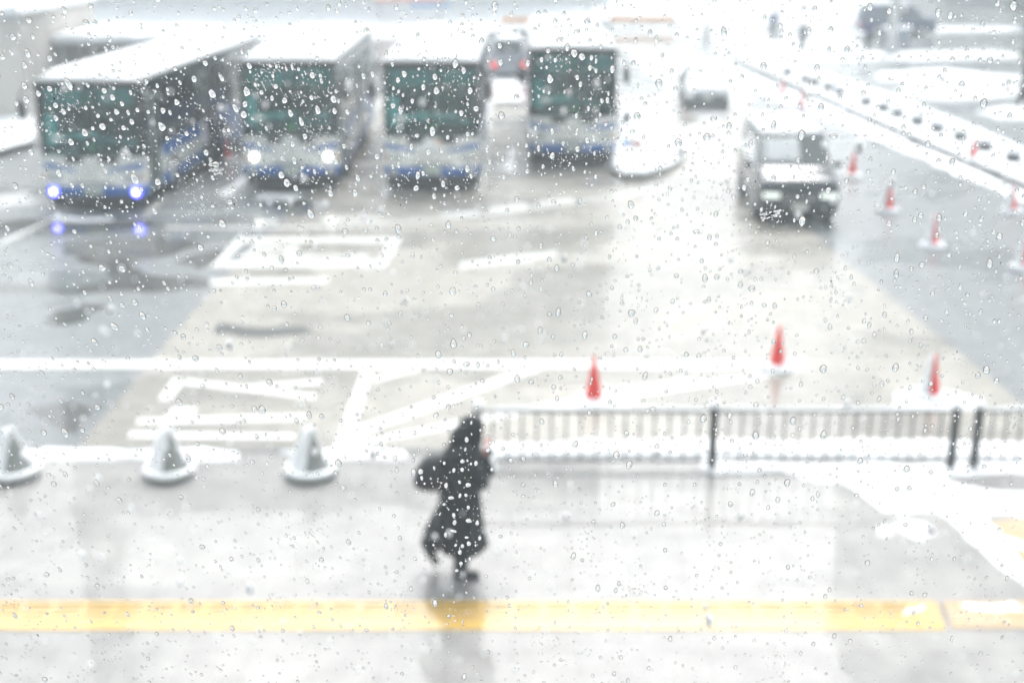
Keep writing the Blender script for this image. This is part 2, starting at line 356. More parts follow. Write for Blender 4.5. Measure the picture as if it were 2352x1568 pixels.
# ------------------------------------------------------------------ lying snow
def snow(name, lst, m='snow'):
    bm = new()
    for pts, z, h, kw in lst: blob(bm, [g(x, y, z) for x, y in pts], z, h, **kw)
    return tag(obj(name, bm, M[m]), kind='stuff')
K = dict(jag=.07, step=.2, edge=.12)
snow('snow', [
    # along the kerb on the left, in lumps
    ([(-60, 1020), (40, 1030), (120, 1026), (230, 1030), (300, 1036), (470, 1028), (560, 1040), (545, 1056), (300, 1052), (150, 1060), (-60, 1050)], 0, .04, K),
    ([(640, 1040), (700, 1035), (800, 1030), (920, 1038), (940, 1050), (800, 1056), (690, 1052)], 0, .04, K),
    # behind and under the fence
    ([(1105, 1022), (1500, 1014), (1800, 1016), (2100, 1014), (2420, 1018), (2420, 1056), (2100, 1056), (1640, 1050), (1300, 1052), (1105, 1050)], 0, .07, K),
    ([(1590, 1066), (1640, 1060), (1900, 1064), (2420, 1060), (2420, 1078), (2352, 1092), (2260, 1084), (2150, 1096), (2210, 1112), (2300, 1120), (2420, 1135), (2420, 1168), (2330, 1166), (2420, 1188), (2420, 1200), (2290, 1190),
      (2262, 1205), (2300, 1235), (2352, 1245), (2420, 1240), (2420, 1262), (2330, 1262), (2352, 1300), (2420, 1330), (2420, 1400), (2352, 1352), (2300, 1300), (2260, 1255), (2230, 1215), (2150, 1180), (2040, 1170), (2000, 1150), (1930, 1110), (1790, 1088), (1700, 1082), (1620, 1088)], 0, .022, dict(jag=.12, step=.15, edge=.1)),
    ([(1096, 1066), (1140, 1064), (1150, 1080), (1110, 1088), (1090, 1080)], 0, .04, dict(jag=.03, step=.1, edge=.06)),
    ([(1610, 1050), (1680, 1052), (1700, 1078), (1650, 1090), (1600, 1080)], 0, .035, dict(jag=.03, step=.1, edge=.06)),
    ([(2200, 1386), (2330, 1380), (2352, 1400), (2290, 1406), (2230, 1400)], .010, .003, dict(jag=.08, step=.1, edge=.05)),
    ([(2080, 1392), (2130, 1390), (2120, 1408), (2070, 1410)], .010, .004, dict(jag=.05, step=.08, edge=.04)),
    # round the feet of the near cones
    ([(1300, 925), (1400, 897), (1520, 878), (1600, 872), (1500, 900), (1440, 930), (1350, 945), (1305, 938)], RZ, .03, K),
    ([(1745, 838), (1830, 838), (1835, 850), (1790, 858), (1740, 850)], RZ, .05, K),
    ([(2050, 905), (2110, 890), (2170, 900), (2240, 915), (2260, 940), (2040, 940)], RZ, .06, K),
    # strips in the bus bays
    ([(125, 497), (250, 500), (262, 508), (120, 510)], RZ, .02, dict(jag=.1, step=.3, edge=.1)),
    ([(590, 448), (700, 445), (690, 456), (585, 458)], RZ, .02, dict(jag=.1, step=.3, edge=.1)),
    ([(500, 445), (560, 405), (580, 408), (520, 455)], RZ, .02, dict(jag=.1, step=.3, edge=.1)),
    ([(876, 445), (900, 410), (912, 412), (890, 452)], RZ, .02, dict(jag=.1, step=.3, edge=.1)),
    ([(1130, 170), (1195, 168), (1200, 230), (1140, 235)], RZ, .02, dict(jag=.2, step=.4, edge=.2)),
    ([(1165, 340), (1185, 345), (1180, 400), (1160, 390)], RZ, .02, dict(jag=.1, step=.3, edge=.1)),
    # platform end on the far left
    ([(-200, 300), (-60, 262), (75, 268), (82, 322), (40, 334), (-200, 400)], RZ+.2, .1, dict(jag=.1, step=.5, edge=.2)),
    # gutter of the right-hand kerb
    ([(1660, 150), (1900, 240), (2080, 322), (2200, 375), (2352, 442), (2500, 505), (2500, 520), (2352, 462), (2200, 402), (2080, 350), (1880, 268), (1640, 170)], RZ, .04, dict(jag=.15, step=.4, edge=.15)),
])
D = dict(jag=.5, step=1.0, edge=.5)
snow('snow', [
    ([(1350, 0), (2000, 10), (2000, 45), (1700, 60), (1350, 45)], RZ, .06, D),
    ([(1690, 95), (1960, 92), (1975, 108), (1950, 118), (1700, 118)], RZ, .08, D),
    ([(1990, 64), (2352, 62), (2352, 74), (2000, 76)], RZ, .12, D),
    ([(1700, 125), (2352, 120), (2352, 134), (2100, 140), (1720, 142)], RZ, .14, D),
    ([(2010, 170), (2180, 160), (2352, 178), (2352, 190), (2200, 184), (2020, 188)], RZ, .12, D),
    ([(2060, 205), (2250, 198), (2352, 205), (2352, 226), (2200, 230), (2070, 226)], RZ, .16, D),
    ([(2230, 258), (2300, 250), (2420, 256), (2420, 278), (2300, 276)], RZ, .16, D),
    ([(-200, -10), (1350, -10), (1350, 60), (900, 90), (-200, 90)], RZ, .05, D),
])
tag(C.objects['snow.001'], kind='stuff')
snow('slush', [
    ([(1450, 130), (1680, 140), (1720, 200), (1640, 300), (1600, 300), (1590, 260)], RZ, .008, dict(jag=.4, step=.6, edge=.3)),
    ([(-60, 455), (60, 440), (70, 470), (-60, 500)], RZ, .012, dict(jag=.3, step=.4, edge=.2)),
    ([(2060, 1196), (2110, 1200), (2150, 1225), (2110, 1250), (2080, 1228)], 0, .003, dict(jag=.12, step=.1, edge=.04)), ([(2010, 1205), (2040, 1200), (2055, 1222), (2025, 1235)], 0, .003, dict(jag=.09, step=.1, edge=.03)),
], 'slush')

# ------------------------------------------------------------------ raised islands with kerbs
def island(name, px, z0, h, top):
    pts = [g(x, y, z0) for x, y in px]; bm = new(); f = poly(bm, pts, z0); f.normal_update()
    r = bmesh.ops.extrude_face_region(bm, geom=[f]); bmesh.ops.translate(bm, vec=(0, 0, h), verts=[v for v in r['geom'] if isinstance(v, bmesh.types.BMVert)])
    tag(obj(name, bm, M['kerb'], bevel=.02), kind='structure')
    bm = new(); blob(bm, [(p.x, p.y) for p in pts], z0+h, top, jag=.03, step=.3, edge=.15)
    return tag(obj('snow', bm, M['snow']), kind='stuff')
island('traffic_island', [(1424, 240), (1468, 262), (1520, 290), (1558, 322), (1578, 352), (1566, 378), (1530, 398), (1480, 412), (1430, 412), (1402, 398), (1400, 360), (1424, 330)], RZ, .14, .1)
island('median_strip', [(1685, 136), (1900, 232), (2085, 314), (2210, 368), (2352, 428), (2560, 520), (2560, 440), (2400, 368), (2210, 288), (2050, 226), (1930, 185), (1740, 126)], RZ, .09, .09)
island('platform', [(-200, 408), (40, 340), (84, 326), (80, 268), (-60, 262), (-200, 300)], RZ, .18, .1)

# ------------------------------------------------------------------ buses
def arc_panel(bm, x0, x1, z0a, z1a, z0b, z1b, off=0, n=10, th=.03, bow=.16, hw=1.22):
    """a strip of the bowed bus front between x0 and x1; its lower/upper edges run from (z0a,z1a) to (z0b,z1b)"""
    fr, bk = [], []
    for i in range(n+1):
        t = i/n; x = x0+(x1-x0)*t; y = -bow*(1-(x/hw)**2)-off
        fr.append((x, y, z0a+(z0b-z0a)*t, z1a+(z1b-z1a)*t))
    vs = [[bm.verts.new(p) for p in ((x, y, a), (x, y, b), (x, y+th, b), (x, y+th, a))] for x, y, a, b in fr]
    for p, q in zip(vs, vs[1:]):
        for k in range(4): bm.faces.new((p[k], p[(k+1) % 4], q[(k+1) % 4], q[k]))
    bm.faces.new(vs[0]); bm.faces.new(vs[-1][::-1])
M['pillar'] = mat('blue_black_window_band', (.03, .04, .05), .25, coat=1)
LB, HB, HW = 10.4, 3.02, 1.22
FR = 'windscreen_frame'
def make_bus(label, loc, rz=0, head=None, fog=None, white_sign=False, zs=1.09, LB=10.4):
    t = empty('city_bus', label, 'bus', loc, rz, 'blue and white city buses in the bays'); t.scale = (1, 1, zs)
    b = new()                                        # body shell: side walls, pillars, roof, rear
    for s in (-1, 1):
        x0, x1 = sorted((s*HW, s*(HW-.05)))
        if s < 0: box(b, x0, x1, 0, LB, .62, 1.22)
        else:
            box(b, x0, x1, 0, .35, .62, 1.22); box(b, x0, x1, 1.35, 5.0, .62, 1.22); box(b, x0, x1, 6.0, LB, .62, 1.22)
        ys = [0, .35, 1.35, 2.9, 4.1, 5.0, 6.0, 7.3, 8.6, LB-.65] if s > 0 else [0, 1.3, 2.6, 4.0, 5.4, 6.8, 8.2, LB-.65]
        box(b, x0, x1, LB-.65, LB, 1.22, HB-.04); PB = new(); box(PB, x0, x1, .0, LB-.655, 2.62, HB-.065)
        for y in ys[:-1]: box(PB, x0, x1, y, y+.06, 1.223, 2.62)
        obj('window_pillars', PB, M['pillar'], t)
    box(b, -HW+.02, HW-.02, 0.0, LB-.02, HB-.06, HB)
    box(b, -HW+.05, HW-.05, LB-.06, LB, .45, HB-.06)
    arc_panel(b, -HW, HW, .56, 1.26, .56, 1.26)
    obj('body', b, M['white_body'], t, bevel=.02)
    b = new(); arc_panel(b, -HW+.02, HW-.02, 2.86, 3.0, 2.86, 3.0, off=-.01); obj('front_header', b, M['dark'], t)
    b = new(); arc_panel(b, -HW+.03, HW-.03, 1.27, 2.855, 1.27, 2.855, off=-.01, th=.012); obj('windscreen', b, M['glass'], t, smooth=False)
    for x in (-HW+.02, HW-.05): b = new(); box(b, x, x+.03, -.03, .02, 1.25, 2.9); obj('corner_pillar', b, M['dark'], t)
    b = new(); arc_panel(b, -.025, .025, 1.28, 2.85, 1.28, 2.85, off=.004, n=1, th=.02); obj('windscreen_divider', b, M['dark'], t)
    for s in (-1, 1):                               # blue sweeps either side of the front, under the windscreen
        b = new(); arc_panel(b, s*.38, s*1.2, .92, .97, .99, 1.13, off=.008, n=8); obj('blue_stripe', b, M['blue'], t)
        b = new(); arc_panel(b, s*.20, s*.62, 1.12, 1.25, 1.10, 1.25, off=.009, n=4); obj('grille', b, M['dark'], t)
    b = new(); arc_panel(b, -HW+.01, HW-.01, .37, .575, .37, .575, off=.02, th=.1); obj('front_bumper', b, M['blue'], t, bevel=.02)
    b = new(); arc_panel(b, -HW+.04, HW-.04, .08, .365, .08, .365, off=.005, th=.12); obj('valance', b, M['dark'], t, bevel=.02)  # dark panel standing in for the shade under the bumper
    b = new(); arc_panel(b, -.22, .22, .40, .56, .40, .56, off=.035, n=2); obj('number_plate', b, M['plate'], t)
    b = new(); arc_panel(b, -.5, .5, .60, .68, .60, .68, off=.008, n=4); obj('emblem_bar', b, mat('grey_trim', (.3, .32, .31), .4), t)
    for s in (-1, 1):
        b = new(); arc_panel(b, s*.74, s*1.16, .70, .84, .74, .86, off=.012, n=4)
        hl = obj('headlight', b, M['lens'], t, bevel=.01)
        if head:
            b = new(); ball(b, (s*.95, -.115, .79), (.085, .05, .085)); obj('bulb', b, head, hl, smooth=True)
        b = new(); lathe(b, [(.10, 0), (.11, .02), (.06, .035)], 12); bmesh.ops.transform(b, matrix=Matrix.Translation((s*1.0, -.075, .44)) @ Matrix.Rotation(PI/2, 4, 'X'), verts=b.verts[:])
        if fog:
            fo = obj('fog_lamp', b, fog, t, smooth=True)
            b = new(); ball(b, (s*1.0, -.13, .44), (.05, .02, .05)); obj('bulb', b, M['lamp_bc'], fo, smooth=True)
        else: obj('fog_lamp', b, M['lens'], t, smooth=True)
        b = new(); box(b, *sorted((s*(HW+.002), s*(HW-.06))), -.02, .05, .72, .80); obj('indicator', b, M['orange'], t, bevel=.01)
        # side glass, blue skirt and band
        if s < 0:
            b = new(); box(b, -HW+.015, -HW+.025, 1.36, LB-.6, 1.22, 2.62); obj('side_windows', b, M['side_glass'], t); b = new(); box(b, -HW+.015, -HW+.025, .06, 1.3, 1.22, 2.62); obj('driver_window', b, M['clear_glass'], t)
            b = new(); box(b, -HW-.012, -HW, .0, LB-.05, .34, .62)
        else:
            b = new(); box(b, HW-.025, HW-.015, 1.43, 5.0, 1.22, 2.62); box(b, HW-.025, HW-.015, 6.08, LB-.6, 1.22, 2.62); obj('side_windows', b, M['side_glass'], t)
            b = new(); box(b, HW, HW+.012, .0, .35, .34, .62); box(b, HW, HW+.012, 1.36, 5.0, .34, .62); box(b, HW, HW+.012, 6.0, LB-.05, .34, .62)
        obj('blue_skirt', b, M['blue'], t, bevel=.004)
        b = new(); x = s*(HW+.004); th_ = s*.006
        pts = [(1.5, 1.0), (1.5, 1.3), (5.0, 1.36), (LB-.1, 1.36), (LB-.1, .62), (8.6, .64), (7.4, .9), (5.0, .95)] if s < 0 else [(6.1, .96), (6.1, 1.36), (LB-.1, 1.36), (LB-.1, .62), (8.9, .64), (7.8, .90)]
        vs = [b.verts.new((x, y, z)) for y, z in pts]; f = b.faces.new(vs); r = bmesh.ops.extrude_face_region(b, geom=[f])
        bmesh.ops.translate(b, vec=(th_, 0, 0), verts=[v for v in r['geom'] if isinstance(v, bmesh.types.BMVert)])
        obj('side_band', b, M['blue'], t)
        if s > 0:
            b = new(); vs = [b.verts.new((x, y, z)) for y, z in ((1.5, 1.02), (1.5, 1.3), (4.95, 1.36), (4.95, 1.0))]; f = b.faces.new(vs); r = bmesh.ops.extrude_face_region(b, geom=[f])
            bmesh.ops.translate(b, vec=(th_, 0, 0), verts=[v for v in r['geom'] if isinstance(v, bmesh.types.BMVert)]); obj('side_band', b, M['blue'], t)
        # mirror on a curved arm
        b = new(); tube(b, [(s*1.15, -.05, 2.86), (s*1.34, -.22, 2.9), (s*1.46, -.3, 2.72), (s*1.46, -.3, 2.55)], .022, 6)
        mi = obj('mirror_arm', b, M['black'], t, smooth=True)
        b = new(); box(b, s*1.46-.09, s*1.46+.09, -.34, -.25, 2.15, 2.56); obj('mirror', b, M['black'], mi, bevel=.03)
        # wheels
        for y in (2.3, 7.7):
            b = new(); lathe(b, [(.3, 0), (.46, .0), (.48, .06), (.48, .22), (.45, .27), (.3, .27)], 24)
            bmesh.ops.transform(b, matrix=Matrix.Translation((s*1.23, y, .48)) @ Matrix.Rotation(-s*PI/2, 4, 'Y'), verts=b.verts[:])
            wh = obj('wheel', b, M['rubber'], t)
            b = new(); lathe(b, [(.29, .0), (.28, .03), (.1, -.04), (.1, .02), (.02, .02)], 20)
            bmesh.ops.transform(b, matrix=Matrix.Translation((s*1.234, y, .48)) @ Matrix.Rotation(s*PI/2, 4, 'Y'), verts=b.verts[:])
            obj('rim', b, M['chrome'], wh)
    for y, n_ in ((.43, 'door'), (5.08, 'door')):   # folding doors with pale glass on the kerb side
        b = new()
        for k in range(2):
            y_ = y+k*.46
            box(b, HW-.045, HW-.01, y_, y_+.05, .4, 2.6); box(b, HW-.045, HW-.01, y_+.41, y_+.455, .4, 2.6)
            box(b, HW-.045, HW-.01, y_+.05, y_+.41, .4, .5); box(b, HW-.045, HW-.01, y_+.05, y_+.41, 2.52, 2.6)
        dr = obj('door', b, mat('grey_green_door_frame', (.35, .40, .38), .5), t)
        b = new(); box(b, HW-.034, HW-.024, y+.05, y+.87, .5, 2.52); obj('door_glass', b, M['mint_glass'], dr)
    b = new(); box(b, -HW+.05, HW-.05, .1, LB-.1, .34, .42); box(b, -HW+.1, HW-.1, .35, .6, .42, 1.18); box(b, -1.0, 1.0, .15, .45, .95, 1.22)
    box(b, -HW+.06, HW-.06, 1.9, 2.7, .42, 1.0); box(b, -HW+.06, -.4, 7.2, 8.2, .42, .95); box(b, .4, HW-.06, 7.2, 8.2, .42, .95)
    obj('floor', b, M['interior'], t)
    b = new(); box(b, -HW+.05, HW-.05, .1, LB-.08, HB-.10, HB-.065); obj('ceiling_lining', b, mat('grey_bus_ceiling', (.10, .15, .15), .7), t)
    b = new(); box(b, -1.05, 1.05, .0, .4, 2.5, 2.84)
    obj('destination_display', b, mat('display_housing', (.03, .06, .06), .4), t, bevel=.02)
    b = new(); tube(b, [(-.62+.2*math.cos(a), .52+.06*math.sin(a), 1.32+.2*math.sin(a)) for a in [k*2*PI/14 for k in range(15)]], .015, 6, cap=False); obj('steering_wheel', b, M['black'], t)
    for x, y in [(-.62, 1.0)]+[(x, y) for y in (3.0, 3.9, 4.8, 6.0, 7.0, 8.2) for x in (-.8, .8)]:
        b = new(); box(b, x-.22, x+.22, y, y+.42, .75, .88); box(b, x-.22, x+.22, y+.36, y+.46, .88, 1.5); box(b, x-.03, x+.03, y+.1, y+.3, .42, .75)
        obj('passenger_seat' if y > 2 else 'driver_seat', b, M['seat'], t, bevel=.03)
    b = new(); arc_panel(b, -1.0, .1, 1.62, 1.74, 1.70, 1.84, off=-.22, n=6); ball(b, (-.72, .02, 1.70), (.26, .14, .10), 2); ball(b, (-.2, .0, 1.74), (.24, .12, .10), 2); obj('dash_top', b, M['mint'], t)  # pale strip and lumps imitating reflections in the windscreen
    b = new(); arc_panel(b, -1.05, .15, 2.38, 2.82, 2.46, 2.82, off=-.05, n=8, th=.02); obj('sun_blind', b, M['sunband'], t); b = new(); arc_panel(b, .3, 1.08, 2.5, 2.82, 2.44, 2.82, off=-.05, n=5, th=.02); obj('sun_blind', b, M['sunband'], t)
    b = new(); arc_panel(b, .05, 1.0, 1.60, 1.70, 1.52, 1.62, off=-.10, n=6, th=.2); obj('dash_shelf', b, M['tealshelf'], t)
    b = new(); box(b, -1.12, -.84, .10, .13, 1.5, 2.2); obj('driver_partition', b, M['mint'], t)  # pale upright panel imitating a bright streak in the glass
    b = new(); ball(b, (0.03, -.15, 1.5), (.11, .008, .09), 2); obj('route_disc', b, M['green'], t)
    for s, x in ((1, -.5), (1, .55)):
        b = new(); tube(b, [(x, -.19, 1.27), (x+.5, -.17, 1.42), (x+.55, -.17, 1.46)], .012, 5); tube(b, [(x+.2, -.19, 1.33), (x+.75, -.15, 1.5)], .01, 5); obj('wiper', b, M['black'], t)
    # thick snow on the roof, rounded to the edges
    b = new(); rings = []
    for y, k in ((-.14, 0), (-.10, .5), (.1, .85), (.7, 1), (3, 1.05), (6, .95), (9, 1.05), (LB-.3, 1), (LB-.05, .6), (LB+.02, 0)):
        r = []
        for i in range(13):
            a = i/12; x = (a*2-1)*(HW+.02)*(1-.13*max(0, 1-(y+.14)/1.3)); e = min(1, (1-abs(a*2-1))*7)
            yy = y-(.03*(1-(x/HW)**2) if y < 0 else 0)
            r.append((x, yy, HB-.02+(.03+.15*k*math.sin(e*PI/2))*(1+.25*noise.noise(Vector((x*1.5, y, loc[0]))))))
        wf = (HW+.02)*(1-.13*max(0, 1-(y+.14)/1.3)); r += [(wf, y, HB-.03), (-wf, y, HB-.03)]; rings.append(r)
    loft(b, rings); obj('roof_snow', b, M['snow'], t, smooth=True)
    if white_sign:
        b = new(); arc_panel(b, -.3, .3, .98, 1.14, .98, 1.14, off=.03, n=3); obj('snow_patch', b, M['snow'], t)
        b = new(); arc_panel(b, .12, .24, 1.12, 1.18, 1.12, 1.18, off=.035, n=1); obj('orange_tag', b, M['orange'], t)
    return t
M['sunband'] = mat('teal_sun_blind', (.10, .40, .38), .6, var=.3, scale=3); M['tealshelf'] = mat('teal_grey_shelf', (.16, .30, .30), .6); M['side_glass'] = tinted('pale_side_glass', (.55, .74, .74))
M['mint_glass'] = tinted('pale_door_glass', (.62, .75, .68))
make_bus('bus at the left end with lit blue fog lamps', (-9.98, 30.0, RZ), math.radians(-2.2), fog=M['lamp_b'], zs=1.02, LB=12.6)
make_bus('bus with both white headlights lit', (-5.68, 32.5, RZ), math.radians(1), head=M['lamp_w'])
make_bus('bus with unlit lamps and a white patch under its windscreen', (-2.05, 32.4, RZ), 0, white_sign=True)
make_bus('bus standing farther back beside the snowy traffic island', (1.72, 36.0, RZ), math.radians(-.5))

# ------------------------------------------------------------------ cars
def make_car(name, label, cat, loc, rz, st, hw, paint, wins, screen, rear, snowy=('roof',), head=None, tail=None, grille=True, wheel_y=(.8, 3.7), wr=.32, group=None, plate=True):
    """st: stations (y, z_bottom, z_belt, z_top, top_half_width); front of the car at y=0 looking to -Y"""
    t = empty(name, label, cat, loc, rz, group)
    def ring(s):
        y, zb, zl, zt, tw = s; w = hw*(.90 if y in (st[0][0], st[-1][0]) else 1.0); tw = min(tw, w)
        h = [(w*.86, zb), (w*.98, zb+.12), (w, (zb+zl)/2), (w*.985, zl), (tw, zt-.05 if zt-zl > .1 else zt-.02), (tw*.86, zt)]
        return [(x, y, z) for x, z in h]+[(-x, y, z) for x, z in reversed(h)]
    R = [ring(s) for s in st]; b = new(); loft(b, R); obj('body', b, paint, t, smooth=True, bevel=.02)
    def quadp(name, c, m, off, parent=t, th=.012):
        b = new(); c = [Vector(p) for p in c]; n = (c[1]-c[0]).cross(c[3]-c[0]).normalized()
        if n.dot(off) < 0: n = -n
        a = [b.verts.new(p+n*.012) for p in c]; d = [b.verts.new(p+n*(.012-th*.9)) for p in c]
        b.faces.new(a); b.faces.new(d[::-1])
        for k in range(4): b.faces.new((a[k], a[(k+1) % 4], d[(k+1) % 4], d[k]))
        return obj(name, b, m, parent)
    def at(i, k):      # point k (index on ring) at fractional station i
        a = int(min(i, len(R)-2)); f = i-a; return Vector(R[a][k]).lerp(Vector(R[a+1][k]), f)
    def side(i, f, s): 
        p = at(i, 3).lerp(at(i, 4), f); return Vector((p.x*s, p.y, p.z))
    for s in (-1, 1):
        for i0, i1 in wins:
            quadp('side_window', [side(i0, .1, s), side(i1, .1, s), side(i1, .9, s), side(i0, .9, s)], M['win_dark'], Vector((s, 0, 0)))
    def end(i0, i1, name, off, f=(.06, .94)):
        c = [at(i0+(i1-i0)*f[0], 5), at(i0+(i1-i0)*f[1], 5)]
        return quadp(name, [Vector((-c[0].x, c[0].y, c[0].z)), c[0], c[1], Vector((-c[1].x, c[1].y, c[1].z))], M['win_dark'], off)
    end(*screen, 'windscreen', Vector((0, -1, 1))); end(*rear, 'rear_window', Vector((0, 1, 1)))
    F = R[0]; zb, zl = st[0][1], st[0][2]; B = R[-1]
    for s in (-1, 1):
        b = new(); x0, x1 = sorted((s*hw*.50, s*hw*.93)); box(b, x0, x1, st[0][0]-.02, st[0][0]+.2, zl-.17, zl-.03)
        h = obj('headlight', b, head or M['lens'], t, bevel=.03)
        b = new(); x0, x1 = sorted((s*hw*.60, s*hw*.92)); box(b, x0, x1, st[-1][0]-.03, st[-1][0]+.02, st[-1][2]-.3, st[-1][2]-.05); obj('tail_light', b, (tail or M['red']), t, bevel=.02)
        b = new(); ball(b, (s*(hw+.13), st[screen[0]][0]+.35, st[screen[0]][2]+.12), (.11, .07, .08)); obj('wing_mirror', b, M['dark'], t, smooth=True)
        for y in wheel_y:
            b = new(); lathe(b, [(wr*.62, 0), (wr*.97, 0), (wr, .04), (wr, .17), (wr*.95, .21), (wr*.62, .21)], 22)
            bmesh.ops.transform(b, matrix=Matrix.Translation((s*(hw+.012), y, wr)) @ Matrix.Rotation(-s*PI/2, 4, 'Y'), verts=b.verts[:])
            wh = obj('wheel', b, M['rubber'], t)
            b = new(); lathe(b, [(wr*.61, 0), (wr*.55, .03), (wr*.2, -.02), (.02, -.02)], 16)
            bmesh.ops.transform(b, matrix=Matrix.Translation((s*(hw+.014), y, wr)) @ Matrix.Rotation(s*PI/2, 4, 'Y'), verts=b.verts[:])
            obj('rim', b, M['chrome'], wh)
    if grille:
        b = new(); box(b, -hw*.46, hw*.46, st[0][0]-.02, st[0][0]+.05, zl-.32, zl-.06)
        gr = obj('grille', b, M['dark'], t, bevel=.01)
        b = new()
        for k in range(3): box(b, -hw*.45, hw*.45, st[0][0]-.032, st[0][0]-.018, zl-.28+k*.08, zl-.262+k*.08)
        obj('grille_bar', b, M['chrome'], gr)
    b = new(); box(b, -hw*.86, hw*.86, st[0][0]-.03, st[0][0]+.1, zb-.02, zb+.2); obj('front_bumper', b, M['dark'], t, bevel=.04)
    if plate:
        b = new(); box(b, -.17, .17, st[0][0]-.045, st[0][0]-.032, zb+.14, zb+.30); obj('number_plate', b, M['plate_w'], t)
    def cap(i0, i1, name, h, inset=.97, sx=(-1, 1)):
        b = new(); rr = []; n = 9
        for j in range(n+1):
            f = j/n; p = at(i0+(i1-i0)*f, 5); q = at(i0+(i1-i0)*f, 4); e = math.sin(min(1, min(f, 1-f)*6)*PI/2)
            w = q.x*inset; r = []
            for k in range(9):
                a = k/8*2-1; x = a*w; a2 = max(0, abs(x)-p.x)/max(.01, (q.x-p.x)); z = p.z+(q.z-p.z)*min(1, a2)
                if sx[0] > -1 or sx[1] < 1: x = sx[0]*w+(sx[1]-sx[0])*w*k/8
                r.append((x, p.y, z+.012+h*e*math.sin(min(1, (1-abs(a))*4)*PI/2)*(1+.3*noise.noise(Vector((x*2, p.y, h))))))
            r += [(r[8][0], p.y, r[8][2]-.02), (r[0][0], p.y, r[0][2]-.02)]; rr.append(r)
        loft(b, rr); return obj(name, b, M['frost'] if 'screen' in name else M['snow'], t, smooth=True)
    for s_ in snowy:
        cap(*s_)
    return t
M['win_dark'] = mat('dark_car_window', (.03, .045, .045), .06, coat=1, spec=.9)
M['plate_w'] = mat('white_number_plate', (.62, .63, .58), .4, var=.2, scale=30)
VAN = [(0, .22, .80, .94, .68), (.12, .2, .94, 1.04, .80), (.45, .2, 1.02, 1.13, .84), (.9, .2, 1.08, 1.22, .84), (1.65, .2, 1.10, 1.88, .76), (2.8, .2, 1.08, 1.92, .77), (4.2, .2, 1.08, 1.90, .77), (4.62, .25, 1.05, 1.70, .66), (4.78, .3, .9, 1.1, .62)]
make_car('minivan', 'black minivan driving towards us with snow on its roof', 'van', (6.52, 28.2, RZ), math.radians(-3), VAN, .9, M['van'], [(3.45, 4.3), (4.35, 5.2), (5.25, 6.3)], (3, 4), (7, 8),
    snowy=((3.95, 7.1, 'roof_snow', .09), (3.10, 3.84, 'screen_snow', .008, .96, (-1, .30))), head=mat('pale_lit_van_headlight', (.7, .75, .7), .2, coat=1, emit=(.9, 1, .92), es=.35), wr=.34, wheel_y=(.95, 3.8))
SEDAN = [(0, .25, .60, .70, .60), (.12, .2, .70, .78, .66), (.9, .2, .82, .90, .70), (1.35, .2, .86, .96, .70), (2.1, .2, .90, 1.44, .56), (3.2, .2, .90, 1.46, .58), (3.9, .2, .90, 1.02, .64), (4.5, .25, .88, .96, .62), (4.62, .3, .75, .85, .58)]
make_car('taxi', 'white snow-covered car coming round behind the black minivan', 'car', (7.25, 47.4, RZ), math.radians(-4), SEDAN, .84, M['taxi'], [(3.5, 4.4), (4.5, 5.4)], (3, 4), (5, 6),
    snowy=((.9, 3.0, 'bonnet_snow', .07), (4.0, 5.0, 'roof_snow', .09)))
HATCH = [(0, .25, .62, .74, .6), (.12, .2, .72, .82, .66), (.7, .2, .9, .98, .68), (1.0, .2, .94, 1.04, .68), (1.6, .2, .98, 1.68, .6), (2.6, .2, .98, 1.72, .62), (3.5, .2, .98, 1.68, .60), (3.75, .25, .95, 1.1, .62), (3.85, .3, .8, .95, .6)]
make_car('parked_car', 'grey car with red tail light behind the gap between the third and fourth bus', 'car', (-.15, 61.5, RZ), PI, HATCH, .84, M['greycar'], [(3.5, 4.5), (4.6, 5.6)], (3, 4), (6, 7),
    snowy=((4.0, 6.0, 'roof_snow', .1),), tail=M['tail'], wheel_y=(.7, 3.1))
make_car('parked_car', 'grey car with red tail light behind the gap between the second and third bus', 'car', (-7.3, 62.5, RZ), PI, HATCH, .84, M['greycar'], [(3.5, 4.5), (4.6, 5.6)], (3, 4), (6, 7),
    snowy=((4.0, 6.0, 'roof_snow', .1),), tail=M['tail'], wheel_y=(.7, 3.1))
c = g(2140, 80, RZ)
make_car('parked_car', 'dark blue car far off under snow near the top right', 'car', (c.x, c.y, RZ), PI/2, VAN, .9, M['navy'], [(3.45, 4.3), (4.35, 5.2), (5.25, 6.3)], (3, 4), (7, 8),
    snowy=((3.95, 7.1, 'roof_snow', .12), (1.7, 2.9, 'bonnet_snow', .06, .8)), wr=.34, wheel_y=(.95, 3.8))

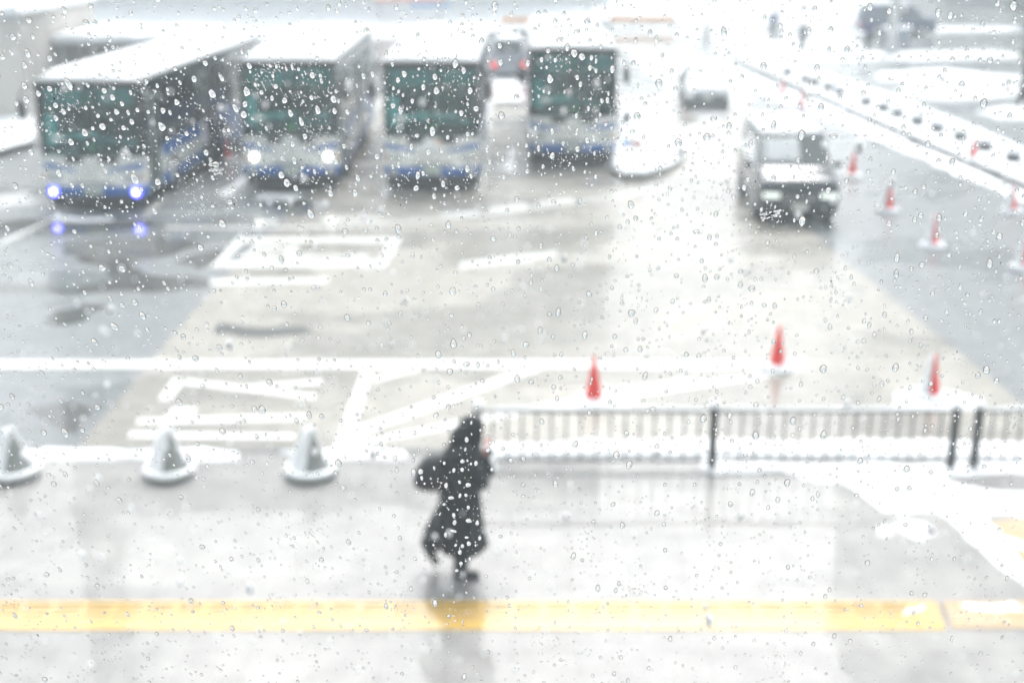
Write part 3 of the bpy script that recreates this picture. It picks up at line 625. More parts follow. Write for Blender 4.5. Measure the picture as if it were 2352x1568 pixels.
# ------------------------------------------------------------------ cones
def make_cone(label, px, snow_side=0, z=RZ, h=.7, zs=None, mound=.03):
    p = g(*px, z); t = empty('traffic_cone', label, 'traffic cone', p, random.uniform(0, 6), 'red traffic cones in the snow')
    t.rotation_euler = (0, 0, 0)
    b = new(); box(b, -.19, .19, -.19, .19, 0, .035); obj('base', b, M['red'], t, bevel=.02)
    b = new(); lathe(b, [(.15, .03), (.135, .06), (.075, h*.5), (.028, h-.03), (.022, h), (.005, h+.002)], 20); obj('body', b, M['red'], t, smooth=True)
    b = new(); lathe(b, [(.27, .0), (.28, .03), (.25, .065+mound), (.17, .085+mound), (.12, .085+mound), (.10, .05)], 20); 
    for v in b.verts: v.co += v.co.normalized()*.03*noise.noise(v.co*5+p)
    obj('base_snow', b, M['snow'], t, smooth=True)
    if snow_side:                                   # snow plastered on the windward flank
        b = new(); R_ = []
        for k in range(8):
            f = k/7; zz = .1+(h-.10)*f; r = .145*(1-f)+.028*f+.01; q = []
            for j in range(7):
                a = PI-snow_side+2*snow_side*j/6; q.append((math.cos(a)*r, math.sin(a)*r, zz))
            for j in range(6, -1, -1):
                a = PI-snow_side+2*snow_side*j/6; th_ = .035*(1-f*.5)*math.sin(PI*j/6)**.6+.002; q.append((math.cos(a)*(r+th_), math.sin(a)*(r+th_), zz))
            R_.append(q)
        loft(b, R_); obj('clinging_snow', b, M['snow'], t, smooth=True)
    return t
make_cone('bare red cone behind the left bay of the black fence', (1363, 925), 0, mound=.02)
make_cone('red cone with a flat snowy foot, alone on the open wet road', (1784, 848), 0)
make_cone('red cone half coated with snow behind the right end of the fence', (2137, 920), 1.0, mound=.05)
make_cone('red cone just right of the black minivan', (1957, 408))
make_cone('second red cone from the black minivan, its middle dusted white', (2040, 487), .8)
make_cone('red cone almost wholly coated white on the dark asphalt', (2140, 568), 1.25)
make_cone('pinkish snow-coated cone farther right near the median', (2322, 490), 1.2)
make_cone('red cone cut by the right edge of the picture', (2350, 618), .9)
make_cone('red cone standing in the snow of the median kerb', (2234, 372), .5)
make_cone('small faint cone behind the minivan, the left of two', (1795, 222), 1.1)
make_cone('small faint cone behind the minivan, the right of two', (1840, 252), .9)
make_cone('small red cone low among the farthest black posts', (1902, 206), .5)
make_cone('small red cone between the first and second bus behind the passengers', (524, 372), 0)

# ------------------------------------------------------------------ black posts with snow caps on the median
ordn = ['first', 'second', 'third', 'fourth', 'fifth', 'sixth', 'seventh', 'eighth', 'ninth', 'tenth', 'eleventh', 'twelfth', 'thirteenth']
post_px = [(2326, 372), (2261, 347), (2205, 324), (2152, 304), (2106, 288), (2061, 270), (2028, 257), (1988, 243), (1928, 220), (1901, 209), (1871, 198), (1849, 191), (1808, 174)]
for i, (x, y) in enumerate(post_px):
    p = g(x, y, RZ+.14); t = empty('planter_post', '%s black snow-capped post counted from the right along the median' % ordn[i], 'post', p, 0, 'black posts along the snowy median')
    b = new(); lathe(b, [(.19, 0), (.21, .02), (.21, .26), (.17, .30), (.02, .31)], 18); obj('post_body', b, M['black'], t, smooth=False)
    b = new(); lathe(b, [(.20, .25), (.26, .28), (.29, .34), (.24, .42), (.11, .46), (.01, .47)], 18)
    for v in b.verts: v.co += v.co.normalized()*.03*noise.noise(v.co*4+p)
    obj('snow_cap', b, M['snow'], t, smooth=True)

# ------------------------------------------------------------------ fence along the walkway
def fence(label, xs, x_end, y, nb, gaps):
    t = empty('metal_fence', label, 'fence', (xs[0], y, 0), 0, 'black railings beside the walkway'); o = xs[0]
    for x in xs:
        b = new(); box(b, x-o-.048, x-o+.048, -.04, .04, -.01, .80); box(b, x-o-.052, x-o+.052, -.052, .052, -.01, .05)
        po = obj('post', b, M['black'], t, bevel=.012)
        b = new(); lathe(b, [(.045, .79), (.065, .81), (.07, .85), (.045, .885), (.01, .895)], 14, (x-o, 0, 0))
        for v in b.verts: v.co += Vector((1, 0, 1))*.02*noise.noise(v.co*6)
        obj('snow_cap', b, M['snow'], po, smooth=True)
    for a, e in gaps:
        b = new(); box(b, a-o+.04, e-o-.04, -.02, .02, .735, .765); obj('top_rail', b, M['black'], t, bevel=.006)
        b = new(); box(b, a-o+.04, e-o-.04, -.015, .015, .085, .11); obj('bottom_rail', b, M['black'], t, bevel=.005)
        b = new(); n = max(2, int((e-a)/.25)); rr = []
        for k in range(n+1):
            x = a-o+.05+(e-a-.1)*k/n; h = (.045+.03*noise.noise(Vector((x*2, y, 3))))*min(1, min(k, n-k)/1+.2)
            rr.append([(x, -.028, .766), (x, -.030, .766+h*.6), (x, 0, .766+h), (x, .030, .766+h*.6), (x, .028, .766)])
        loft(b, rr); obj('rail_snow', b, M['snow'], t, smooth=True)
        m = int(round((e-a)/.178))
        for k in range(1, m):
            x = a-o+(e-a)*k/m; b = new(); box(b, x-.0105, x+.0105, -.009, .009, .11, .736); obj('baluster', b, M['baluster'], t)
    return t
M['baluster'] = mat('grey_black_bars', (.02, .024, .028), .4, coat=.3)
FY = g(1641, 1074).y
xa, xb, xc = g(1098, 1074).x, g(1634, 1074).x, g(2182, 1074).x
fence('black railing with three posts starting behind the walking person', [xa, xb, xc], xc, FY, 16, [(xa, xb), (xb, xc)])
xd = g(2234, 1074).x
fence('black railing that begins near the right edge and leaves the picture', [xd, xd+2.95], 0, FY, 16, [(xd, xd+2.95)])

# ------------------------------------------------------------------ snow-laden cone bollards on round feet
for i, (x, y, lab) in enumerate(((35, 1092, 'snow-laden grey cone bollard cut by the left edge'), (392, 1090, 'snow-laden grey cone bollard, middle of the three'), (716, 1090, 'snow-laden grey cone bollard nearest the walking person'))):
    p = g(x, y); t = empty('cone_bollard', lab, 'bollard', p, 0, 'snow-laden cone bollards at the walkway edge')
    b = new(); lathe(b, [(.30, 0), (.31, .035), (.29, .05), (.22, .055), (.195, .1), (.10, .42), (.04, .56), (.005, .565)], 28); obj('body', b, M['boll'], t, smooth=True)
    b = new(); R_ = []                               # rim of snow, thinner to one side
    for k in range(33):
        a = 2*PI*k/32; q = []; w = .05+.012*math.cos(a+2)
        for j in range(8):
            c_ = 2*PI*j/8; q.append(((.27+w*math.cos(c_))*math.cos(a), (.27+w*math.cos(c_))*math.sin(a), .10+.038*math.sin(c_)+.006*noise.noise(Vector((a*2, i, 0)))))
        R_.append(q)
    loft(b, R_, closed=False); obj('rim_snow', b, M['snow'], t, smooth=True)
    b = new(); R_ = []
    for k in range(10):                              # snow on the flank, open towards the camera's right
        f = k/9; zz = .06+.53*f; r = .20*(1-f)+.035*f; q = []
        span = 1.95+.8*f**2
        for j in range(15):
            a = PI*.80-span+2*span*j/14; q.append((math.cos(a)*r, math.sin(a)*r, zz))
        for j in range(14, -1, -1):
            a = PI*.80-span+2*span*j/14; th_ = (.055*(1-f)+.04+.02*noise.noise(Vector((a*2, zz*6, i*3))))*math.sin(PI*j/14)**.5+.003; q.append((math.cos(a)*(r+th_), math.sin(a)*(r+th_), zz+.02))
        R_.append(q)
    loft(b, R_); obj('clinging_snow', b, M['snow'], t, smooth=True)

# ------------------------------------------------------------------ people
def limb(b, pts, rs):
    tube(b, pts, rs, 10)
    for p, r in zip(pts, rs): ball(b, p, r, 2)
def hand(b, wrist, fwd, up, s=1):
    """palm, four bent fingers of unequal length and a thumb off the side"""
    w = Vector(wrist); f = Vector(fwd).normalized(); u = Vector(up).normalized(); sd = f.cross(u)
    pal = w+f*.05; m = Matrix.Translation(pal) @ Matrix((f, sd, u)).transposed().to_4x4() @ Matrix.Diagonal((.052, .042, .018, 1))
    bmesh.ops.create_icosphere(b, subdivisions=2, radius=1, matrix=m)
    for k, ln in enumerate((.068, .078, .073, .058)):
        o = pal+f*.038+sd*(-.028+.019*k); p1 = o+f*ln*.45-u*.008; p2 = p1+f*ln*.25-u*ln*.3; p3 = p2+f*ln*.05-u*ln*.3
        tube(b, [o, p1, p2, p3], [.0095, .009, .0085, .007], 6); ball(b, p3, .007, 1)
    o = pal-f*.02-sd*.035*s; tube(b, [o, o+f*.03-sd*.022*s-u*.008, o+f*.055-sd*.028*s-u*.02], [.012, .010, .008], 6); ball(b, o+f*.055-sd*.028*s-u*.02, .008, 1)
def head(b, c, f, s=1):
    c = Vector(c); f = Vector(f).normalized(); up = Vector((0, 0, 1)); sd = f.cross(up).normalized()
    ball(b, c, (.083*s, .076*s, .105*s), 3); ball(b, c+f*.02-up*.045, (.062*s, .056*s, .062*s), 2)
    tube(b, [c+f*.075+up*.015, c+f*.098-up*.022], [.009, .016], 6); ball(b, c+f*.096-up*.022, .015, 1)
    for k in (-1, 1):
        ball(b, c+sd*k*.077-f*.005, (.018, .012, .030), 1); ball(b, c+f*.074+sd*k*.03+up*.012, .012, 1)
    ball(b, c+f*.076-up*.052, (.014, .024, .008), 1)
def elring(x, y, z, rx, ry, n=20, wob=0, seed=0):
    return [(x+rx*math.cos(2*PI*k/n)*(1+wob*math.sin(5*2*PI*k/n+seed)), y+ry*math.sin(2*PI*k/n)*(1+wob*math.sin(5*2*PI*k/n+seed)), z) for k in range(n)]
# the walker: hooded long coat, going right, hands up before the face
p = g(1060, 1316); me_ = empty('person', 'person in a long black hooded coat walking right along the wet walkway', 'person', p, 0)
b = new()
b2_ = 0; limb(b, [(-.01, -.09, .90), (.07, -.09, .50), (-.01, -.09, .10)], [.085, .055, .042])
limb(b, [(-.03, .09, .90), (-.07, .09, .52), (-.36, .09, .30)], [.085, .055, .042])
loft(b, [elring(0, 0, .82, .11, .16), elring(0, 0, .95, .12, .17), elring(.03, 0, 1.15, .10, .15), elring(.05, 0, 1.36, .10, .18), elring(.08, 0, 1.44, .05, .07)])
limb(b, [(.08, 0, 1.40), (.11, 0, 1.52)], [.05, .048])
head(b, (.13, 0, 1.60), (1, 0, -.25))
for s in (-1, 1):
    limb(b, [(.05, s*.18, 1.37), (.22, s*.22, 1.13), (.26, s*.09, 1.33)], [.048, .038, .027])
    hand(b, (.26, s*.085, 1.34), (-.05, -s*.25, 1), (-1, 0, 0), s)
obj('body', b, M['flush'], me_, remesh=.007)
b = new(); limb(b, [(-.01, -.09, .80), (.07, -.09, .50), (.0, -.09, .12)], [.10, .085, .072]); limb(b, [(-.03, .09, .80), (-.07, .09, .52), (-.35, .09, .30)], [.10, .072, .055]); obj('trousers', b, M['trousers'], me_, smooth=True, remesh=.012)
b = new()                                            # the coat
cr = [(.07, 0, 1.47, .08, .10), (.03, 0, 1.42, .16, .21), (.01, 0, 1.30, .21, .25), (.0, 0, 1.12, .205, .235), (-.01, 0, .98, .205, .23), (-.01, 0, .80, .22, .245), (.0, 0, .60, .225, .26), (.01, 0, .42, .24, .27), (.025, 0, .31, .255, .28)]
loft(b, [elring(*c, n=24, wob=.06*min(1, max(0, (1.05-c[2])*2)), seed=1) for c in cr])
loft(b, [elring(-.12, .05, .62, .12, .18), elring(-.20, .06, .46, .15, .17), elring(-.29, .07, .32, .14, .14)])       # the tail of the coat blown back over the lifted leg
for s in (-1, 1):
    limb(b, [(.04, s*.17, 1.38), (.22, s*.22, 1.13), (.28, s*.14, 1.22), (.27, s*.10, 1.31)], [.09, .088, .075, .055])
limb(b, [(.22, 0, 1.2), (.24, 0, 1.26)], [.1, .07])
ball(b, (.10, 0, 1.585), (.135, .128, .165), 3); ball(b, (.02, 0, 1.50), (.13, .14, .13), 2); ball(b, (.13, 0, 1.70), (.07, .07, .055), 2)
obj('coat', b, M['coat'], me_, remesh=.014)
b = new(); R_ = [];                                  # fur-less hood rim standing proud round the face
tube(b, [(.215, .085*math.cos(a), 1.60+.115*math.sin(a)) for a in [k*2*PI/18 for k in range(19)]], .016, 8, cap=False); obj('hood_rim', b, M['coat'], me_, smooth=True)
for nm, a, dr, s in (('boot', (-.01, -.09, 0), 0, 0), ('boot', (-.38, .09, .22), 1.05, 1)):
    b = new(); loft(b, [elring(0, 0, .30, .075, .07, 16), elring(0, 0, .14, .07, .062, 16), elring(.01, 0, .06, .08, .06, 16), elring(.03, 0, .0, .11, .055, 16)])
    ball(b, (.11, 0, .04), (.10, .05, .04), 2); box(b, -.055, .20, -.045, .045, -.0, .02)
    m = Matrix.Translation(a) @ Matrix.Rotation(dr, 4, 'Y'); bmesh.ops.transform(b, matrix=m, verts=b.verts[:]); obj(nm, b, M['boot'], me_, smooth=True, remesh=.009)
sb = empty('shoulder_bag', 'black padded bag slung behind the walking person', 'bag', p+Vector((-.27, .0, .98)), 0)
b = new(); loft(b, [elring(-.02, 0, -.02, .15, .12), elring(-.025, 0, .03, .20, .16), elring(.0, 0, .22, .18, .15), elring(.05, 0, .36, .10, .10)]); obj('bag_body', b, M['bag'], sb, smooth=True, sub=1)
b = new(); tube(b, [(.05, -.12, .28), (.2, -.22, .42), (.33, -.16, .49), (.4, .0, .4)], .016, 6); obj('strap', b, M['bag'], sb)
um = empty('folded_umbrella', 'thin dark folded umbrella hanging below the bag', 'umbrella', p+Vector((-.16, -.26, .94)), 0)
b = new(); tube(b, [(0, 0, 0), (-.06, 0, -.10), (-.17, 0, -.30), (-.21, 0, -.36)], [.016, .028, .018, .006], 8); obj('canopy', b, M['coat'], um, smooth=True)
b = new(); tube(b, [(0, 0, 0), (.03, 0, .06), (.06, 0, .09), (.09, 0, .07)], .010, 6); obj('handle', b, M['dark'], um, smooth=True)

def stander(label, loc, rz, top, legs, lean=.0, hgt=1.0, group=None, hair=True):
    """a standing figure, weight on both feet, facing local +X"""
    t = empty('person', label, 'person', loc, rz, group); t.scale = (hgt,)*3; b = new()
    for s in (-1, 1): limb(b, [(-.02, s*.09, .9), (.02, s*.1, .5), (-.02, s*.1, .08)], [.085, .055, .042]); ball(b, (.05, s*.1, .04), (.13, .045, .04), 2)
    loft(b, [elring(0, 0, .82, .11, .16), elring(lean*.3, 0, 1.1, .1, .15), elring(lean*.8, 0, 1.36, .1, .18), elring(lean, 0, 1.44, .05, .07)])
    limb(b, [(lean, 0, 1.42), (lean*1.2, 0, 1.52)], [.05, .048]); head(b, (lean*1.4+.02, 0, 1.6), (1, 0, -.1))
    for s in (-1, 1): limb(b, [(lean*.8, s*.2, 1.37), (lean*.8+.02, s*.25, 1.1), (lean+.2, s*.2, .98)], [.048, .038, .027]); hand(b, (lean+.2, s*.2, .98), (1, 0, -.4), (0, 0, 1), s)
    obj('body', b, M['skin'], t, remesh=.012)
    b = new(); loft(b, [elring(-.01, 0, .80, .16, .21), elring(lean*.3, 0, 1.05, .15, .20), elring(lean*.8, 0, 1.36, .14, .23), elring(lean, 0, 1.46, .08, .1)])
    for s in (-1, 1): limb(b, [(lean*.8, s*.2, 1.37), (lean*.8+.02, s*.26, 1.1), (lean+.17, s*.21, 1.0)], [.075, .065, .05])
    obj('jacket', b, top, t, remesh=.02)
    b = new()
    for s in (-1, 1): limb(b, [(-.02, s*.09, .88), (.02, s*.1, .5), (-.02, s*.1, .1)], [.11, .08, .065])
    obj('trousers', b, legs, t, remesh=.02)
    if hair: b = new(); ball(b, (lean*1.4-.005, 0, 1.635), (.095, .088, .09), 2); obj('hair', b, M['hair'], t, smooth=True)
    return t
stander('person in a white jacket at the side of the first bus', g(470, 392, RZ), math.radians(150), M['wjacket'], M['trousers'], .14, .94, 'passengers beside the first bus')
stander('person in a dark jacket just right of the one in white', g(500, 386, RZ), math.radians(120), M['pjacket'], M['trousers'], .05, 1.0, 'passengers beside the first bus')
stander('tiny distant person in blue left of the far lamp pole', g(1772, 88, RZ), 1.2, mat('blue_jacket', (.1, .12, .25), .8), M['trousers'], .05, 1.0, 'people far off in the haze')
stander('tiny distant dark person standing beyond the median', g(1841, 124, RZ), .5, M['pjacket'], M['trousers'], 0, 1, 'people far off in the haze')
stander('tiny distant person in navy beside the far utility box', g(1993, 112, RZ), 2.0, mat('navy_jacket', (.06, .07, .16), .8), M['trousers'], .1, 1, 'people far off in the haze')

# ------------------------------------------------------------------ small street things
p = g(1450, 386, RZ+.2); t = empty('sign_barrier', 'small blue and red sign board on two legs on the snowy island', 'sign', p, 0)
b = new(); box(b, -.26, -.04, -.015, .015, .62, .78); obj('blue_panel', b, M['signblue'], t, bevel=.01)
b = new(); box(b, -.035, .28, -.015, .015, .60, .74); obj('red_panel', b, mat('dull_red_panel', (.35, .08, .07), .5), t, bevel=.01)
for s in (-1, 1): b = new(); tube(b, [(s*.24, .01, -.05), (s*.22, .01, .62)], .028, 8); obj('leg', b, mat('pinkish_leg', (.6, .45, .45), .6), t)
p = g(2056, 116, RZ); t = empty('utility_box', 'grey box with snow on top beside the far column', 'utility box', p, 0)
b = new(); box(b, -.7, .7, -.35, .35, 0, 1.15); obj('cabinet', b, mat('grey_cabinet', (.12, .14, .16), .5), t, bevel=.03)
b = new(); box(b, -.68, -.01, -.37, -.352, .1, 1.08); obj('door', b, mat('grey_cabinet_door', (.16, .18, .2), .5), t); b = new(); box(b, .01, .68, -.37, -.352, .1, 1.08); obj('door', b, M['greycar'], t)
b = new(); blob(b, [(-.75, -.4), (.75, -.4), (.75, .4), (-.75, .4)], 1.15, .14, jag=.02, step=.2, edge=.12); obj('snow_cap', b, M['snow'], t, smooth=True)
def lamp(label, px, h, r=.09, arm=1.6):
    p = g(*px, RZ); t = empty('lamp_pole', label, 'lamp pole', p, 0, 'pale lamp poles far off')
    b = new(); tube(b, [(0, 0, 0), (0, 0, .6), (0, 0, .62), (0, 0, h)], [r*1.5, r*1.5, r, r*.7], 12); obj('pole', b, M['poleg'], t, smooth=True)
    b = new(); tube(b, [(0, 0, h-.3), (arm*.6, 0, h+.1), (arm, 0, h+.15)], r*.5, 8); ar = obj('arm', b, M['poleg'], t, smooth=True)
    b = new(); box(b, arm-.1, arm+.6, -.12, .12, h+.08, h+.2); obj('lamp_head', b, M['lens'], ar, bevel=.03)
lamp('pale pole rising left of the distant person in blue', (1622, 86), 8)
lamp('pale pole behind the distant person in blue', (1785, 96), 8, .1)
lamp('thick pale column left of the far dark blue car', (2046, 130), 9, .26, 2.2)
# ornamental far things
p = g(935, 52, RZ); t = empty('shop_sign', 'faded red sign board standing behind the third bus', 'sign', p+Vector((0, 3, 0)), 0)
b = new(); box(b, -2.6, 2.6, -.1, .1, 1.2, 4.4); obj('panel', b, M['redsign'], t, bevel=.03)
b = new(); box(b, .0, 3.0, -.13, -.11, .9, 1.15); obj('blue_strip', b, M['signblue'], t)
for s in (-1, 1): b = new(); box(b, s*2.2-.08, s*2.2+.08, -.08, .08, 0, 1.2); obj('leg', b, M['poleg'], t)
for px, w, lab in (((1475, 68), 4.4, 'long orange barrier behind the fourth bus'), ((1186, 70), 1.9, 'short orange barrier seen above the gap between the third and fourth bus')):
    p = g(*px, RZ); t = empty('orange_barrier', lab, 'barrier', p, 0, 'orange barriers far off')
    b = new(); box(b, -w/2, w/2, -.06, .06, .45, .85); obj('rail', b, M['orangeb'], t, bevel=.03)
    for k in range(4): x = -w/2+.1+(w-.2)*k/3; b = new(); box(b, x-.05, x+.05, -.1, .1, 0, .5); obj('leg', b, M['poleg'], t)
# ------------------------------------------------------------------ buildings
def building(name, label, x0, x1, y0, dep, h, wallm, floors, cols, group=None):
    t = empty(name, label, 'building', ((x0+x1)/2, y0, RZ-.01), 0, group); w = x1-x0
    b = new(); box(b, -w/2, w/2, 0, dep, 0, h); obj('wall', b, wallm, t, bevel=.05)
    b = new(); box(b, -w/2-.3, w/2+.3, -.3, dep+.3, h+.003, h+.6); obj('roof', b, M['facade'], t)
    for f in range(floors):
        b = new(); z = h*(f+.35)/floors
        for k in range(cols): x = -w/2+w*(k+.2)/cols; box(b, x, x+w*.6/cols, -.04, .02, z, z+h*.4/floors)
        obj('window_row', b, M['win'], t)
    return t
building('office_building', 'long pale building across the top behind the buses', -40, 8.8, 116, 20, 49, M['facade'], 13, 16, 'buildings closing the square')
building('office_building', 'tall pale tower block behind the top right corner', 39, 72, 118, 20, 75, M['facade2'], 18, 12, 'buildings closing the square')
building('office_building', 'narrow tower rising behind the left bus', -42.6, -40.9, 112, 8, 75, M['facade2'], 18, 2, 'buildings closing the square')  # added out of view; its reflection darkens a strip of wet walkway
t = empty('station_annex', 'beige wall with snow on its roof at the top left', 'building', (-18.6, 44, RZ), 0)
b = new(); box(b, -14, 1.9, 0, 8, 0, 3.7); obj('wall', b, M['concrete'], t, bevel=.03)
b = new(); blob(b, [(-14.3, -.4), (2.1, -.4), (2.1, 8.2), (-14.3, 8.2)], 3.703, .3, jag=.04, step=.6, edge=.25); obj('roof_snow', b, M['snow'], t)
b = new(); box(b, -14.2, 2.0, -.3, -.002, 3.45, 3.70); obj('eaves', b, M['facade2'], t)
t = empty('low_shelter', 'low shelter with a snowy flat roof behind the left bus', 'shelter', (-14.6, 47, RZ), 0)
b = new(); box(b, -2.0, 3.0, 0, 5, 2.35, 2.55); obj('roof', b, M['facade2'], t, bevel=.02)
b = new(); blob(b, [(-2.1, -.1), (3.1, -.1), (3.1, 5.1), (-2.1, 5.1)], 2.553, .25, jag=.04, step=.5, edge=.2); obj('roof_snow', b, M['snow'], t)
b = new(); box(b, -1.8, 2.9, 2.4, 2.5, 0, 2.35); obj('back_panel', b, M['concrete'], t)
for s in (-1.8, 2.8): b = new(); box(b, s-.05, s+.05, .2, .3, 0, 2.35); obj('post', b, M['poleg'], t)

# ------------------------------------------------------------------ the tree at the right edge
p = g(2346, 236, RZ); t = empty('evergreen_tree', 'thin green tree at the upper right edge', 'tree', p, 0)
b = new(); tube(b, [(0, 0, 0), (.05, 0, 1.4), (-.05, 0, 3), (.1, .1, 5), (.1, .2, 7)], [.17, .14, .12, .09, .04], 10)
rt = random.Random(3); tips = []
for k in range(26):
    z = 1.6+k*.19; a = rt.uniform(0, 6.28); L_ = rt.uniform(.6, 1.3)*(1-(z-1.6)/9); q = Vector((math.cos(a)*L_, math.sin(a)*L_, z+.35*L_))
    tube(b, [(0, 0, z), q*.5+Vector((0, 0, z*.5)), q], [.045, .03, .012], 5); tips.append((q, L_))
obj('trunk', b, M['bark'], t, smooth=True)
b = new()
for q, L_ in tips:
    for j in range(90):
        c = q*rt.uniform(.82, 1.08)+Vector((rt.gauss(0, .22), rt.gauss(0, .22), rt.gauss(0, .14)))
        m = Matrix.Translation(c) @ Matrix.Rotation(rt.uniform(0, 6), 4, 'Z') @ Matrix.Rotation(rt.uniform(-1, 1), 4, 'X'); w = rt.uniform(.03, .06)
        vs = [b.verts.new(m @ Vector(v)) for v in ((-w, 0, 0), (0, -w*.5, 0), (w*1.4, 0, .01), (0, w*.5, 0))]; b.faces.new(vs)
obj('crown', b, M['leaf'], t)

# ------------------------------------------------------------------ the room we look out of, and its window
bm = new(); box(bm, -6, -1.55, PANE_Y-.1, PANE_Y+.2, -.1, 9.2); box(bm, 1.55, 6, PANE_Y-.1, PANE_Y+.2, -.1, 9.2)
box(bm, -1.55, 1.55, PANE_Y-.1, PANE_Y+.2, -.1, 5.0); box(bm, -1.55, 1.55, PANE_Y-.1, PANE_Y+.2, 7.6, 9.2)
tag(obj('wall', bm, M['facade']), kind='structure')
bm = new(); box(bm, -6, 6, -5, PANE_Y-.102, 4.5, 4.7); tag(obj('room_floor', bm, M['room']), kind='structure')
bm = new(); box(bm, -6, 6, -5, PANE_Y-.102, 7.9, 8.1); tag(obj('room_ceiling', bm, M['room']), kind='structure')
bm = new(); box(bm, -6, 6, -5.2, -5.002, 4.5, 8.1); box(bm, -6.2, -6.002, -5, PANE_Y, 4.5, 8.1); box(bm, 6.002, 6.2, -5, PANE_Y, 4.5, 8.1)
tag(obj('room_wall', bm, M['room']), kind='structure')
wn = empty('window', 'large wet window pane that everything is seen through', 'window', (0, PANE_Y, 5.0), 0)
b = new(); box(b, -1.5, 1.5, 0, .006, .05, 2.55); obj('pane', b, M['pane'], wn)
b = new(); box(b, -1.55, 1.55, -.03, .04, 0, .05); box(b, -1.55, 1.55, -.03, .04, 2.55, 2.6); box(b, -1.55, -1.5, -.03, .04, .05, 2.55); box(b, 1.5, 1.55, -.03, .04, .05, 2.55); obj('frame', b, M['black'], wn, bevel=.004)

# ------------------------------------------------------------------ rain and melted snow on the outside of the pane
OUT = PANE_Y+.006+.00012
def on_pane(fx, fy):                                 # a spot of the pane behind photo pixel (2400 wide)
    u = (fx/1.0204-1176)/FD; v = -(fy/1.0204-784)/FD
    d = (u, math.cos(TH)+v*math.sin(TH), -math.sin(TH)+v*math.cos(TH)); k = OUT/d[1]
    return Vector((d[0]*k, OUT, CH+d[2]*k))
MMPX = .000196                                       # metres of pane per photo pixel
rd = random.Random(11)
def drop(bm, c, r, ang, el, seg=18, rings=5, ca=.5, tip=0):
    """plano-convex bead of water; r its half width, el its length / width, ang its tilt from the vertical"""
    ph = [rd.uniform(0, 6.28) for _ in range(3)]; am = [rd.uniform(0, .10), rd.uniform(0, .07), rd.uniform(0, .04)]
    def pt(rr, k, h):
        a = 2*PI*k/seg; w = 1+am[0]*math.cos(2*a+ph[0])+am[1]*math.cos(3*a+ph[1])+am[2]*math.cos(5*a+ph[2])
        x = math.cos(a)*rr*w*r; z = math.sin(a)*rr*w*r*el
        if tip and z > 0: x *= 1-tip*(z/(r*el)); z *= 1+tip*.5
        return Vector((c.x+x*math.cos(ang)-z*math.sin(ang), c.y+h*r, c.z+x*math.sin(ang)+z*math.cos(ang)))
    base = [bm.verts.new(pt(1, k, 0)) for k in range(seg)]; bm.faces.new(base)
    prev = base
    for i in range(1, rings):
        t = i/rings*PI/2
        cur = [bm.verts.new(pt(math.cos(t)**.9, k, ca*math.sin(t)*(1.0))) for k in range(seg)]
        for k in range(seg): bm.faces.new((prev[k], cur[k], cur[(k+1) % seg], prev[(k+1) % seg]))
        prev = cur
    top = bm.verts.new(pt(0, 0, ca))
    for k in range(seg): bm.faces.new((prev[k], top, prev[(k+1) % seg]))
def tilt(fx): return .45 if fx < 560 else (.25 if fx < 900 else rd.gauss(.0, .12))
LAB = 'clear water drop clinging to the outside of the window pane'
spots = []
